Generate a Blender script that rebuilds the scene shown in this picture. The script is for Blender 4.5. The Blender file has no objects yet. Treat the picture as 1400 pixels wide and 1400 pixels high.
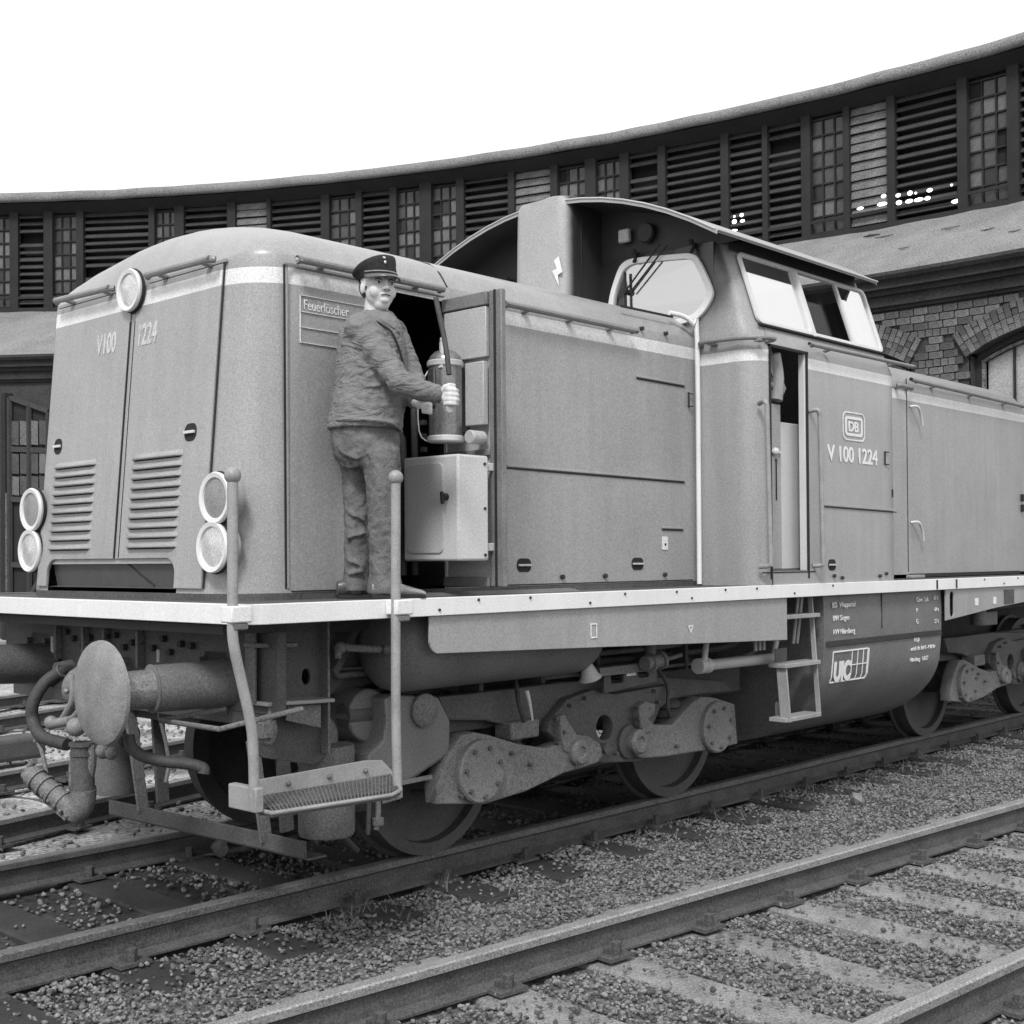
import bpy, bmesh, math, random
import numpy as np
from mathutils import Vector, Matrix, noise
random.seed(7)
SC = bpy.context.scene
COL = SC.collection
PI = math.pi
# ------------------------------------------------------------------ camera
CX, CY, CZ = -3.3958, -5.8173, 1.5762
YAW, PITCH, ROLL, FPX, SHY = 0.749, 0.0105, -0.0075, 1745.3, 46.8
_F = Vector((math.cos(YAW)*math.cos(PITCH), math.sin(YAW)*math.cos(PITCH), math.sin(PITCH)))
_R0 = Vector((math.sin(YAW), -math.cos(YAW), 0)); _U0 = _R0.cross(_F)
_R = _R0*math.cos(ROLL) + _U0*math.sin(ROLL); _U = -_R0*math.sin(ROLL) + _U0*math.cos(ROLL)
camd = bpy.data.cameras.new('camera'); cam = bpy.data.objects.new('camera', camd); COL.objects.link(cam)
cam.matrix_world = Matrix(((_R.x, _U.x, -_F.x, CX), (_R.y, _U.y, -_F.y, CY), (_R.z, _U.z, -_F.z, CZ), (0, 0, 0, 1)))
camd.sensor_width = 36; camd.lens = 36*FPX/1400; camd.shift_y = SHY/1400
camd.clip_end = 2000; camd.clip_start = 0.05
SC.camera = cam
# ------------------------------------------------------------------ world, sun, exposure (overcast)
W = bpy.data.worlds.new('World'); SC.world = W; W.use_nodes = True
wn, wl = W.node_tree.nodes, W.node_tree.links
for n in list(wn): wn.remove(n)
SUN_EL, SUN_AZ = math.radians(48), math.radians(212)      # compass-like angle of the sun, from +X towards +Y
sky = wn.new('ShaderNodeTexSky'); sky.sky_type = 'NISHITA'; sky.sun_disc = False
sky.sun_elevation = SUN_EL; sky.sun_rotation = math.radians(90) - SUN_AZ
bw = wn.new('ShaderNodeRGBToBW'); wl.new(sky.outputs[0], bw.inputs[0])
mx = wn.new('ShaderNodeMix'); mx.data_type = 'RGBA'; mx.inputs[0].default_value = 0.72
wl.new(bw.outputs[0], mx.inputs[6]); mx.inputs[7].default_value = (7.0, 7.0, 7.0, 1)   # cloud cover
bg = wn.new('ShaderNodeBackground'); bg.inputs[1].default_value = 0.105
wl.new(mx.outputs[2], bg.inputs[0])
wo = wn.new('ShaderNodeOutputWorld'); wl.new(bg.outputs[0], wo.inputs[0])
sd = bpy.data.lights.new('sun', 'SUN'); so = bpy.data.objects.new('sun', sd); COL.objects.link(so)
sd.energy = 1.5; sd.angle = math.radians(14); sd.color = (1, 1, 1)
sdir = Vector((math.cos(SUN_AZ)*math.cos(SUN_EL), math.sin(SUN_AZ)*math.cos(SUN_EL), math.sin(SUN_EL)))
so.rotation_euler = sdir.to_track_quat('Z', 'Y').to_euler(); so.location = sdir*30
SC.view_settings.view_transform = 'Standard'; SC.view_settings.look = 'None'
SC.view_settings.exposure = 0.95; SC.view_settings.gamma = 1; SC.view_settings.use_curve_mapping = False
SC.render.engine = 'CYCLES'; SC.cycles.max_bounces = 6

# ------------------------------------------------------------------ helpers
def S(u, v, ax, val):
    """photograph pixel -> point on the plane ax = val (metres)"""
    d = _F + _R*((u-700)/FPX) - _U*((v-700-SHY)/FPX)
    C = Vector((CX, CY, CZ)); i = 'XYZ'.index(ax); return C + d*((val - C[i])/d[i])

def tag(o, label=None, cat=None, group=None, kind=None):
    if label: o['label'] = label
    if cat: o['category'] = cat
    if group: o['group'] = group
    if kind: o['kind'] = kind
    return o

def empty(name, loc, label=None, cat=None, group=None, parent=None, rz=0):
    o = bpy.data.objects.new(name, None); COL.objects.link(o); o.location = loc; o.rotation_euler.z = rz
    o.empty_display_size = .2
    if parent: par(o, parent)
    return tag(o, label, cat, group)

def wm(o):
    m = Matrix.LocRotScale(o.location, o.rotation_euler, o.scale)
    if o.parent: m = wm(o.parent) @ o.matrix_parent_inverse @ m
    return m

def par(o, parent):
    o.parent = parent; o.matrix_parent_inverse = wm(parent).inverted()

def basis(d):
    d = Vector(d).normalized(); a = Vector((0, 0, 1)) if abs(d.z) < .9 else Vector((1, 0, 0))
    x = d.cross(a).normalized(); return x, d.cross(x).normalized(), d

class MB:
    def __init__(s): s.v = []; s.f = []
    def add(s, vs, fs):
        n = len(s.v); s.v += [tuple(p) for p in vs]; s.f += [tuple(i+n for i in f) for f in fs]; return s
    def box(s, a, b, M=None):
        (x0, y0, z0), (x1, y1, z1) = a, b
        vs = [Vector(p) for p in ((x0,y0,z0),(x1,y0,z0),(x1,y1,z0),(x0,y1,z0),(x0,y0,z1),(x1,y0,z1),(x1,y1,z1),(x0,y1,z1))]
        if M: vs = [M @ p for p in vs]
        return s.add(vs, [(0,3,2,1),(4,5,6,7),(0,1,5,4),(1,2,6,5),(2,3,7,6),(3,0,4,7)])
    def bar(s, p, q, w, h):
        p, q = Vector(p), Vector(q); x, y, d = basis(q-p)
        vs = [c + x*(w/2)*i + y*(h/2)*j for c in (p, q) for i, j in ((-1,-1),(1,-1),(1,1),(-1,1))]
        return s.add(vs, [(0,1,2,3),(7,6,5,4),(0,4,5,1),(1,5,6,2),(2,6,7,3),(3,7,4,0)])
    def cyl(s, p, q, r, r2=None, n=20, caps=True):
        r2 = r if r2 is None else r2; p, q = Vector(p), Vector(q); x, y, d = basis(q-p); vs = []
        for c, rr in ((p, r), (q, r2)):
            vs += [c + (x*math.cos(2*PI*k/n) + y*math.sin(2*PI*k/n))*rr for k in range(n)]
        fs = [(k, (k+1) % n, n+(k+1) % n, n+k) for k in range(n)]
        if caps: fs += [tuple(range(n-1, -1, -1)), tuple(range(n, 2*n))]
        return s.add(vs, fs)
    def tube(s, pts, r, n=10, smooth=3):
        P = [Vector(p) for p in pts]
        if len(P) > 2 and smooth > 1:
            Q = []
            for i in range(len(P)-1):
                a, b, c, d = P[max(i-1,0)], P[i], P[i+1], P[min(i+2,len(P)-1)]
                for k in range(smooth):
                    t = k/smooth
                    Q.append(.5*((2*b)+(c-a)*t+(2*a-5*b+4*c-d)*t*t+(3*b-a-3*c+d)*t**3))
            P = Q+[P[-1]]
        rr = r if isinstance(r, (list, tuple)) else None
        x, y, d = basis(P[1]-P[0]); vs = []
        for i, p in enumerate(P):
            t = (P[min(i+1,len(P)-1)]-P[max(i-1,0)]).normalized()
            x = (x - t*x.dot(t)).normalized(); y = t.cross(x)
            q = (rr[0]+(rr[-1]-rr[0])*i/(len(P)-1)) if rr else r
            vs += [p + (x*math.cos(2*PI*k/n)+y*math.sin(2*PI*k/n))*q for k in range(n)]
        m = len(P)
        fs = [(i*n+k, i*n+(k+1) % n, (i+1)*n+(k+1) % n, (i+1)*n+k) for i in range(m-1) for k in range(n)]
        fs += [tuple(range(n-1,-1,-1)), tuple(range((m-1)*n, m*n))]
        return s.add(vs, fs)
    def lathe(s, prof, o, ax, n=28):
        """prof: (radius, distance along ax)"""
        o = Vector(o); x, y, d = basis(ax); vs = []; m = len(prof)
        for r, h in prof:
            vs += [o + d*h + (x*math.cos(2*PI*k/n)+y*math.sin(2*PI*k/n))*max(r, 1e-4) for k in range(n)]
        fs = [(i*n+k, i*n+(k+1) % n, (i+1)*n+(k+1) % n, (i+1)*n+k) for i in range(m-1) for k in range(n)]
        if prof[0][0] > 1e-3: fs.append(tuple(range(n-1,-1,-1)))
        if prof[-1][0] > 1e-3: fs.append(tuple(range((m-1)*n, m*n)))
        return s.add(vs, fs)
    def ball(s, c, r, n=14, m=9, sc=(1,1,1), M=None):
        c = Vector(c); vs = []; 
        for i in range(m+1):
            t = PI*i/m
            for k in range(n):
                p = Vector((math.sin(t)*math.cos(2*PI*k/n)*r*sc[0], math.sin(t)*math.sin(2*PI*k/n)*r*sc[1], math.cos(t)*r*sc[2]))
                if M: p = M @ p
                vs.append(c+p)
        return s.add(vs, [(i*n+k, (i+1)*n+k, (i+1)*n+(k+1) % n, i*n+(k+1) % n) for i in range(m) for k in range(n)])
    def grid(s, P, closed=False, skip=None):
        m, n = len(P), len(P[0]); vs = [p for row in P for p in row]; fs = []
        for i in range(m-1):
            for j in range(n if closed else n-1):
                if skip and skip(i, j): continue
                fs.append((i*n+j, i*n+(j+1) % n, (i+1)*n+(j+1) % n, (i+1)*n+j))
        return s.add(vs, fs)
    def mesh(s, name, mat, smooth=True, ang=.6, merge=False):
        me = bpy.data.meshes.new(name); me.from_pydata(s.v, [], s.f); me.update()
        bm = bmesh.new(); bm.from_mesh(me)
        if merge: bmesh.ops.remove_doubles(bm, verts=bm.verts, dist=1e-4)
        bmesh.ops.recalc_face_normals(bm, faces=bm.faces); bm.to_mesh(me); bm.free()
        if smooth:
            me.polygons.foreach_set('use_smooth', [True]*len(me.polygons)); me.set_sharp_from_angle(angle=ang)
        if mat: me.materials.append(mat)
        return me
    def build(s, name, mat, parent=None, bevel=0, smooth=True, ang=.6, merge=False, solid=0):
        """links everything gathered so far as ONE mesh object, its origin at its own centre"""
        me = s.mesh(name, mat, smooth, ang, merge)
        n = len(me.vertices); co = np.empty(n*3, 'f'); me.vertices.foreach_get('co', co); co = co.reshape(-1, 3)
        c = Vector([float(v) for v in (co.min(0)+co.max(0))/2]); c.z = float(co[:, 2].min())
        if parent is None or name in ('wheel',): me.transform(Matrix.Translation(-c))
        else: c = Vector((0, 0, 0))
        o = bpy.data.objects.new(name, me); COL.objects.link(o); o.location = c
        if parent: par(o, parent)
        if solid:
            m = o.modifiers.new('t', 'SOLIDIFY'); m.thickness = solid; m.offset = 1
        if bevel:
            m = o.modifiers.new('b', 'BEVEL'); m.width = bevel; m.segments = 2; m.limit_method = 'ANGLE'; m.angle_limit = .6
        return o

def flat_shape(name, loops, frame, thick, mat, parent, bevel=.004):
    """plate with holes: 2-D loops (first the outline), frame = 4x4 placing x,y in the plane and z along its normal"""
    cu = bpy.data.curves.new(name, 'CURVE'); cu.dimensions = '2D'; cu.fill_mode = 'BOTH'
    cu.extrude = max(thick/2-bevel, .0005); cu.bevel_depth = bevel; cu.bevel_resolution = 1; cu.offset = -bevel
    for L in loops:
        sp = cu.splines.new('POLY'); sp.points.add(len(L)-1)
        for i, p in enumerate(L): sp.points[i].co = (p[0], p[1], 0, 1)
        sp.use_cyclic_u = True
    t = bpy.data.objects.new('t', cu); COL.objects.link(t)
    me = bpy.data.meshes.new_from_object(t, depsgraph=None) if False else None
    dg = bpy.context.evaluated_depsgraph_get(); me = bpy.data.meshes.new_from_object(t.evaluated_get(dg))
    bpy.data.objects.remove(t); bpy.data.curves.remove(cu)
    me.name = name; me.transform(frame); me.materials.clear(); me.materials.append(mat)
    me.polygons.foreach_set('use_smooth', [True]*len(me.polygons)); me.set_sharp_from_angle(angle=.7)
    o = bpy.data.objects.new(name, me); COL.objects.link(o)
    if parent: par(o, parent)
    return o

def frameY(y):   # plate in the XZ plane at Y = y
    return Matrix(((1,0,0,0),(0,0,1,y),(0,1,0,0),(0,0,0,1)))
def frameX(x):   # plate in the YZ plane at X = x
    return Matrix(((0,0,1,x),(1,0,0,0),(0,1,0,0),(0,0,0,1)))
def circ(cx, cy, rx, ry=None, n=24):
    ry = ry or rx; return [(cx+rx*math.cos(2*PI*k/n), cy+ry*math.sin(2*PI*k/n)) for k in range(n)]
def rrect(x0, y0, x1, y1, r, n=6):
    P = []
    for cx, cy, a in ((x1-r,y1-r,0),(x0+r,y1-r,90),(x0+r,y0+r,180),(x1-r,y0+r,270)):
        P += [(cx+r*math.cos(math.radians(a+90*k/n)), cy+r*math.sin(math.radians(a+90*k/n))) for k in range(n+1)]
    return P
def pxY(y, pts): return [(S(u,v,'Y',y).x, S(u,v,'Y',y).z) for u, v in pts]

def text(body, name, org, xdir, size, mat, parent, wide=.78, th=.0015, nudge=.006, up=(0,0,1), spacing=1.0, bold=0.0):
    """letters as thin raised paint; org is the lower left corner, height of a capital = size"""
    cu = bpy.data.curves.new(name, 'FONT'); cu.body = body; cu.size = size*1.42; cu.extrude = th; cu.space_character = spacing
    cu.offset = bold
    t = bpy.data.objects.new('t', cu); COL.objects.link(t)
    dg = bpy.context.evaluated_depsgraph_get(); me = bpy.data.meshes.new_from_object(t.evaluated_get(dg))
    bpy.data.objects.remove(t); bpy.data.curves.remove(cu)
    x = Vector(xdir).normalized(); u = Vector(up); u = (u - x*u.dot(x)).normalized(); n = x.cross(u)
    M = Matrix(((x.x*wide,u.x,n.x,0),(x.y*wide,u.y,n.y,0),(x.z*wide,u.z,n.z,0),(0,0,0,1)))
    me.transform(M); me.transform(Matrix.Translation(Vector(org)+n*nudge)); me.materials.clear(); me.materials.append(mat); me.name = name
    o = bpy.data.objects.new(name, me); COL.objects.link(o); par(o, parent); return o

# ------------------------------------------------------------------ materials (all greys: the place is photographed in black and white)
MATS = {}
DIM = ('sooty','dusty','louvre','timber','felt','cornice','mortar','brick','pane_','arched','gate','ballast','yard','rail_head','rail_web','sleeper','worn_buffer','greasy','weed','crossing','rubber')
def mat(name, v, rough=.6, metal=0, var=.15, scale=6, grain=.25, gscale=120, bump=.1, spec=.5, streak=0, bscale=None):
    """grey v with large soft mottling, fine speckle and a little relief"""
    if any(k in name for k in DIM): v *= .76
    m = bpy.data.materials.new(name); m.use_nodes = True; nt = m.node_tree; N, L = nt.nodes, nt.links
    b = N['Principled BSDF']; b.inputs['Roughness'].default_value = rough; b.inputs['Metallic'].default_value = metal
    b.inputs['Specular IOR Level'].default_value = spec
    tc = N.new('ShaderNodeTexCoord')
    def nz(sc, det=3, mapping=None):
        n = N.new('ShaderNodeTexNoise'); n.inputs['Scale'].default_value = sc; n.inputs['Detail'].default_value = det
        if mapping:
            mp = N.new('ShaderNodeMapping'); mp.inputs['Scale'].default_value = mapping; L.new(tc.outputs['Object'], mp.inputs[0]); L.new(mp.outputs[0], n.inputs['Vector'])
        else: L.new(tc.outputs['Object'], n.inputs['Vector'])
        return n
    def mth(op, a, bb):
        n = N.new('ShaderNodeMath'); n.operation = op
        for i, q in enumerate((a, bb)):
            if isinstance(q, (int, float)): n.inputs[i].default_value = q
            else: L.new(q, n.inputs[i])
        return n.outputs[0]
    a = nz(scale, 5); g = nz(gscale, 2)
    f = mth('ADD', 1, mth('ADD', mth('MULTIPLY', mth('SUBTRACT', a.outputs[0], .5), 2*var*1.6), mth('MULTIPLY', mth('SUBTRACT', g.outputs[0], .5), 2*grain*3.1)))
    if streak:
        s_ = nz(3, 4, (5, 5, .35)); f = mth('MULTIPLY', f, mth('ADD', 1, mth('MULTIPLY', mth('SUBTRACT', s_.outputs[0], .5), 2*streak)))
    val = mth('MAXIMUM', mth('MULTIPLY', f, v), .004)
    m['v'] = v
    L.new(val, b.inputs['Base Color'])
    if 'paint' in name and v > .2 and scale < 5:
        b2 = N.new('ShaderNodeBump'); b2.inputs['Strength'].default_value = .35; b2.inputs['Distance'].default_value = .02; h2 = nz(2.6, 1); L.new(h2.outputs[0], b2.inputs['Height']); m['wavy'] = 1
    else: b2 = None
    if bump:
        bp_ = N.new('ShaderNodeBump'); bp_.inputs['Strength'].default_value = bump; bp_.inputs['Distance'].default_value = .01
        h = nz(bscale or gscale*.35, 3); L.new(h.outputs[0], bp_.inputs['Height']); L.new(bp_.outputs[0], b.inputs['Normal'])
        if b2: L.new(b2.outputs[0], bp_.inputs['Normal'])
    MATS[name] = m; return m

def stripe(m, z0, z1, v2):
    """paint a lighter stripe between two heights of the object's own coordinates"""
    N, L = m.node_tree.nodes, m.node_tree.links; b = N['Principled BSDF']
    src = b.inputs['Base Color'].links[0].from_socket
    tc = N.new('ShaderNodeTexCoord'); sp = N.new('ShaderNodeSeparateXYZ'); L.new(tc.outputs['Object'], sp.inputs[0])
    g = N.new('ShaderNodeMath'); g.operation = 'GREATER_THAN'; g.inputs[1].default_value = z0; L.new(sp.outputs[2], g.inputs[0])
    l = N.new('ShaderNodeMath'); l.operation = 'LESS_THAN'; l.inputs[1].default_value = z1; L.new(sp.outputs[2], l.inputs[0])
    k = N.new('ShaderNodeMath'); k.operation = 'MULTIPLY'; L.new(g.outputs[0], k.inputs[0]); L.new(l.outputs[0], k.inputs[1])
    s = N.new('ShaderNodeMath'); s.operation = 'MULTIPLY'; s.inputs[1].default_value = v2/m['v']; L.new(src, s.inputs[0])
    x = N.new('ShaderNodeMix'); x.data_type = 'FLOAT'; L.new(k.outputs[0], x.inputs[0]); L.new(src, x.inputs[2]); L.new(s.outputs[0], x.inputs[3])
    L.new(x.outputs[0], b.inputs['Base Color'])

PV = .285
M_PAINT = mat('loco_paint', PV, .34, var=.12, scale=1.6, grain=.15, bump=.04, streak=.13)
M_HOOD = mat('hood_paint', PV, .34, var=.12, scale=1.6, grain=.15, bump=.04, streak=.13); stripe(M_HOOD, 2.868, 2.943, .62)
M_CAB = mat('cab_paint', PV, .34, var=.12, scale=1.6, grain=.15, bump=.04, streak=.13); stripe(M_CAB, 2.824, 2.896, .62)
def shade_soot(m, rules, v):
    """canopy shade and soot put into the colour: rules = (axis, unshaded value, shaded value), multiplied together and broken up by noise"""
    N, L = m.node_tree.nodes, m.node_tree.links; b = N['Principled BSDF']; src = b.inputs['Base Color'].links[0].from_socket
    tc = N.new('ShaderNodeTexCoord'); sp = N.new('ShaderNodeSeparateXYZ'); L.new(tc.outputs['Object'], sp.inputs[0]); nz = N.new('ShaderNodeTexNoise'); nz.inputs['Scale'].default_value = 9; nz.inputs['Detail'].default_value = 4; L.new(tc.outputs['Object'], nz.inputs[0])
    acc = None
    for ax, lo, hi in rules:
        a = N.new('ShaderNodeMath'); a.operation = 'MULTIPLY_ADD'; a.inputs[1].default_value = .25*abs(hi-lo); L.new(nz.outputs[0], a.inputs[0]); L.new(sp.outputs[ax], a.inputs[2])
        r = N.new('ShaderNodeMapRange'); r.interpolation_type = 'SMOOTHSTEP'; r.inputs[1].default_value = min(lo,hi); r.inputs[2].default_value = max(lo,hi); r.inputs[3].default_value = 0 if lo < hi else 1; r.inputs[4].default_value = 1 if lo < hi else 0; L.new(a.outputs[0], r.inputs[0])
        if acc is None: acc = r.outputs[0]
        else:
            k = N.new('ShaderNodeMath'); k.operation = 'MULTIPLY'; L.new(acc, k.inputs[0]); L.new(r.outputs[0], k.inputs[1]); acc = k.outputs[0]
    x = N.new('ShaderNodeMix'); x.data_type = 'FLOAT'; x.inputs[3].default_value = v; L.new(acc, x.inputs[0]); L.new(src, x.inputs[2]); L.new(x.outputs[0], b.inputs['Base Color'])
shade_soot(M_CAB, ((0, 3.56, 3.54), (2, 3.05, 3.35), (1, -1.5, -1.0)), .016)  # canopy shade painted on the cab front wall
M_DOORP = mat('door_paint', PV*.97, .40, var=.12, scale=1.6, grain=.15, bump=.04, streak=.13)
M_PALE = mat('pale_paint', .42, .5, var=.12, scale=3, grain=.15, bump=.05)
M_CREAM = mat('cabinet_paint', .52, .45, var=.08, scale=4, grain=.12, bump=.04)
M_WHITE = mat('white_paint', .68, .5, var=.07, scale=3, grain=.08, bump=.05, streak=.06)
M_TRIM = mat('alloy_trim', .55, .35, var=.05, grain=.05, bump=0)
M_LETTER = mat('letter_paint', .66, .6, var=.15, scale=14, grain=.2, bump=0)
M_LETTERD = mat('faded_letter_paint', .45, .6, var=.25, scale=14, grain=.2, bump=0)
M_ROOF = mat('cab_roof_paint', .30, .5, var=.15, scale=3, grain=.15)
M_SEAM = mat('seam_rubber', .02, .8, var=.1, grain=.1, bump=0)
M_DARK = mat('sooty_underframe', .035, .75, var=.35, scale=5, grain=.35, bump=.3)
M_FRAME = mat('dusty_frame_steel', .088, .7, var=.3, scale=4, grain=.3, bump=.3)
M_CAST = mat('dusty_cast_steel', .17, .68, var=.28, scale=4, grain=.35, bump=.3)
M_BUF = mat('worn_buffer_steel', .25, .5, var=.35, scale=9, grain=.2, gscale=160, bump=.3)
M_GREASE = mat('greasy_steel', .30, .28, metal=.3, var=.4, scale=6, grain=.3, bump=.2)
M_TANK = mat('dusty_tank_paint', .17, .55, var=.25, scale=3, grain=.25, bump=.15)
M_RUB = mat('black_rubber', .05, .7, var=.3, scale=8, grain=.3, bump=.3)
M_POST = mat('grey_post_paint', .27, .5, var=.25, scale=7, grain=.12)
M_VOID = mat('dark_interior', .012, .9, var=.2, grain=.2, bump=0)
M_INT = mat('cab_interior', .10, .8, var=.2, grain=.2, bump=0)
M_LAMPR = mat('lamp_ring_paint', .62, .4, var=.04, grain=.04, bump=0)
M_SHADE = mat('canopy_shade_paint', .018, .6, var=.3, scale=5, grain=.25, bump=.05)  # near-black that puts the shade under the canopy into the colour
M_JACKET = mat('jacket_cloth', .18, .95, var=.18, scale=9, grain=.20, gscale=300, bump=.5, bscale=40, spec=.1)
M_TROUS = mat('trouser_cloth', .13, .95, var=.40, scale=13, grain=.28, gscale=240, bump=.7, bscale=30, spec=.1)
def cloth(m, sc, dist, st=1.0):
    N, L = m.node_tree.nodes, m.node_tree.links; b = N['Principled BSDF']; tc = N.new('ShaderNodeTexCoord')
    mp = N.new('ShaderNodeMapping'); mp.inputs['Scale'].default_value = sc; mp.inputs['Rotation'].default_value = (.25,.35,.2); L.new(tc.outputs['Object'], mp.inputs[0])
    n = N.new('ShaderNodeTexNoise'); n.inputs['Scale'].default_value = 1; n.inputs['Detail'].default_value = 3; n.inputs['Distortion'].default_value = 1.2; L.new(mp.outputs[0], n.inputs['Vector'])
    r = N.new('ShaderNodeMath'); r.operation = 'SUBTRACT'; r.inputs[1].default_value = .5; L.new(n.outputs[0], r.inputs[0]); a = N.new('ShaderNodeMath'); a.operation = 'ABSOLUTE'; L.new(r.outputs[0], a.inputs[0])
    p = N.new('ShaderNodeBump'); p.inputs['Strength'].default_value = st; p.inputs['Distance'].default_value = dist; L.new(a.outputs[0], p.inputs['Height'])
    old = b.inputs['Normal'].links[0].from_node; L.new(p.outputs[0], old.inputs['Normal'])
cloth(M_JACKET, (6,6,15), .06, .55); cloth(M_TROUS, (9,9,7), .05, .30)
M_CAP = mat('cap_cloth', .028, .9, var=.2, grain=.3, bump=.2, spec=.2)
M_PEAK = mat('cap_peak_leather', .03, .25, var=.2, grain=.1, bump=0)
M_SKIN = mat('skin', .56, .55, var=.08, scale=14, grain=.06, bump=.1, spec=.3)
M_HAIR = mat('hair', .05, .8, grain=.4)
M_SHOE = mat('shoe_leather', .07, .35, var=.3, grain=.2)
M_LIP = mat('lip', .28, .6); M_EYE = mat('eye_white', .6, .3, grain=0, var=0); M_IRIS = mat('iris', .02, .2, grain=0, var=0)
M_RAILH = mat('rail_head_steel', .34, .45, metal=.2, var=.25, scale=8, grain=.4, bump=.15)
M_RAILD = mat('dull_rail_head_steel', .17, .5, metal=.2, var=.3, scale=8, grain=.4, bump=.15)
M_RAILW = mat('rail_web_rust', .09, .85, var=.35, scale=7, grain=.4, bump=.4)
M_SLEEP = mat('sleeper_timber', .10, .9, var=.4, scale=9, grain=.4, bump=.5)
M_SLEEPL = mat('dusty_sleeper_timber', .26, .9, var=.35, scale=7, grain=.35, bump=.5)
M_ROCK = [mat('ballast_stone_%s' % k, v, .9, var=.35, scale=14, grain=.35, gscale=150, bump=.4) for k, v in (('dark',.09),('mid',.20),('pale',.27))]
M_FELT = mat('roof_felt', .25, .9, var=.25, scale=1.2, grain=.5, gscale=45, bump=.6, bscale=18)
M_EAVE = mat('eave_felt', .22, .9, var=.25, scale=1.5, grain=.5, gscale=45, bump=.5, bscale=18)
M_TIMB = mat('dark_timber', .022, .9, var=.4, scale=2, grain=.4, gscale=60, bump=.3)
M_SLAT = mat('louvre_board', .046, .85, var=.3, scale=2, grain=.45, gscale=50, bump=.3)
M_SLATL = mat('weathered_louvre_board', .17, .85, var=.3, scale=3, grain=.45, gscale=50, bump=.3)
M_CORN = mat('sooty_cornice', .030, .9, var=.5, scale=1.5, grain=.5, gscale=40, bump=.6, bscale=12)  # soffit shade put into the dark cornice colour
M_MORT = mat('mortar', .055, .95, var=.3, scale=3, grain=.4, gscale=50, bump=.5)
M_BRICK = [mat('brick_%s' % k, v, .9, var=.35, scale=5, grain=.45, gscale=55, bump=.5, bscale=30) for k, v in (('sooty',.075),('mid',.12),('worn',.155))]
M_PANE = [mat('pane_%s' % k, v, .35, var=.3, scale=3, grain=.4, gscale=40, bump=.1) for k, v in (('black',.012),('dim',.06),('grey',.13))]
M_GLASSR = mat('arched_window_glass', .40, .3, var=.15, scale=2, grain=.25, gscale=45, bump=.1)
M_GATEL = mat('weathered_gate_post', .17, .9, var=.5, scale=5, grain=.5, gscale=40)

def emat(name, v):
    m = bpy.data.materials.new(name); m.use_nodes = True; b = m.node_tree.nodes['Principled BSDF']
    b.inputs['Emission Color'].default_value = (1,1,1,1); b.inputs['Emission Strength'].default_value = v; b.inputs['Base Color'].default_value = (.8,.8,.8,1)
    return m
M_GLOW = emat('gap_daylight_glow', 1.3)  # emission stands in for sky seen through the clerestory
def glassm(name, refl, v=.9, rough=.02):
    m = bpy.data.materials.new(name); m.use_nodes = True; N, L = m.node_tree.nodes, m.node_tree.links
    b = N['Principled BSDF']; b.inputs['Base Color'].default_value = (v, v, v, 1); b.inputs['Metallic'].default_value = 1; b.inputs['Roughness'].default_value = rough
    t = N.new('ShaderNodeBsdfTransparent'); x = N.new('ShaderNodeMixShader'); x.inputs[0].default_value = refl
    L.new(t.outputs[0], x.inputs[1]); L.new(b.outputs[0], x.inputs[2]); L.new(x.outputs[0], N['Material Output'].inputs[0]); return m
M_WIN = glassm('cab_window_glass', .82, .92)
M_WINF = glassm('front_window_glass', .74, .62, .04)
M_LENS = glassm('headlamp_glass', .35, .8, .12)
M_REFL = mat('lamp_reflector', .55, .3, metal=.4, var=.2, scale=20, grain=.2)
M_REFLD = mat('dull_lamp_lens', .22, .3, var=.2, scale=20, grain=.3, gscale=200)

# ================================================================== LOCOMOTIVE
loco = empty('diesel_locomotive', (5.3, 0, 0), 'grey diesel locomotive with white stripe, central cab and open side hatch', 'locomotive')
HW, ZB, ZF = 1.038, 1.43, 1.40
def xf(z): return -.062 + .125*(min(z, 3.0)-1.43)/1.5        # raked nose
def hood_ring(z, W_=HW, dx=0, xr=3.52, nose=True, xs=(.79, 1.23)):
    """plan outline from the near rear, round the nose, to the far rear"""
    r = .27; pts = [(xr, -W_), (2.4, -W_), (xs[1], -W_), (xs[0], -W_), (.5, -W_)]
    f = xf(z)+dx; x1 = f+r
    for k in range(9):
        a = PI/2*k/8; pts.append((x1 - r*math.sin(a), -(W_-.27) - .27*math.cos(a)))
    for y in (-.55, -.3, 0, .3, .70): 
        if W_ > .8: pts.append((f, y*1.0))
    for k in range(9):
        a = PI/2*(1-k/8); pts.append((x1 - r*math.sin(a), (W_-.27) + .27*math.cos(a)))
    pts += [(.5, W_), (2.4, W_), (xr, W_)]
    return pts
rows = []
for z in (ZB, 1.57, 1.9, 2.4, 2.84, 2.925, 3.0):
    rows.append([Vector((x, y, z)) for x, y in hood_ring(z)])
def roofz(x, y, x0):
    ds, df = HW-abs(y), max(x-x0, 0)
    E_ = lambda d, l: math.sqrt(max(0, 1-(1-min(d/l, 1))**2))
    dc = min(ds, df)
    if df < .27 and ds < .27: dc = .27 - math.hypot(.27-df, .27-ds)
    return 3.0 + (.085+.245*(1-(y/HW)**2))*E_(max(ds, 0), .13)*E_(df, .5)*E_(max(dc, 0), .10)
nose_pts = hood_ring(3.0)
for s_ in (.004, .012, .025, .045, .075, .12, .18, .26, .36, .48, .62, .78, .92, 1.0):
    row = []
    for x, y in nose_pts:
        yy = y*(1-s_); xx = x + (max(0, (1-abs(x-xf(3))/1.2)))*0
        # pull the nose back while the sides move in
        k = max(0, 1-(x-xf(3))/.5) if x < .56 else 0
        xx = x + .56*s_*k
        row.append(Vector((xx, yy, roofz(xx, yy, xf(3)))))
    rows.append(row)
ncol = len(rows[0])
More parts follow.
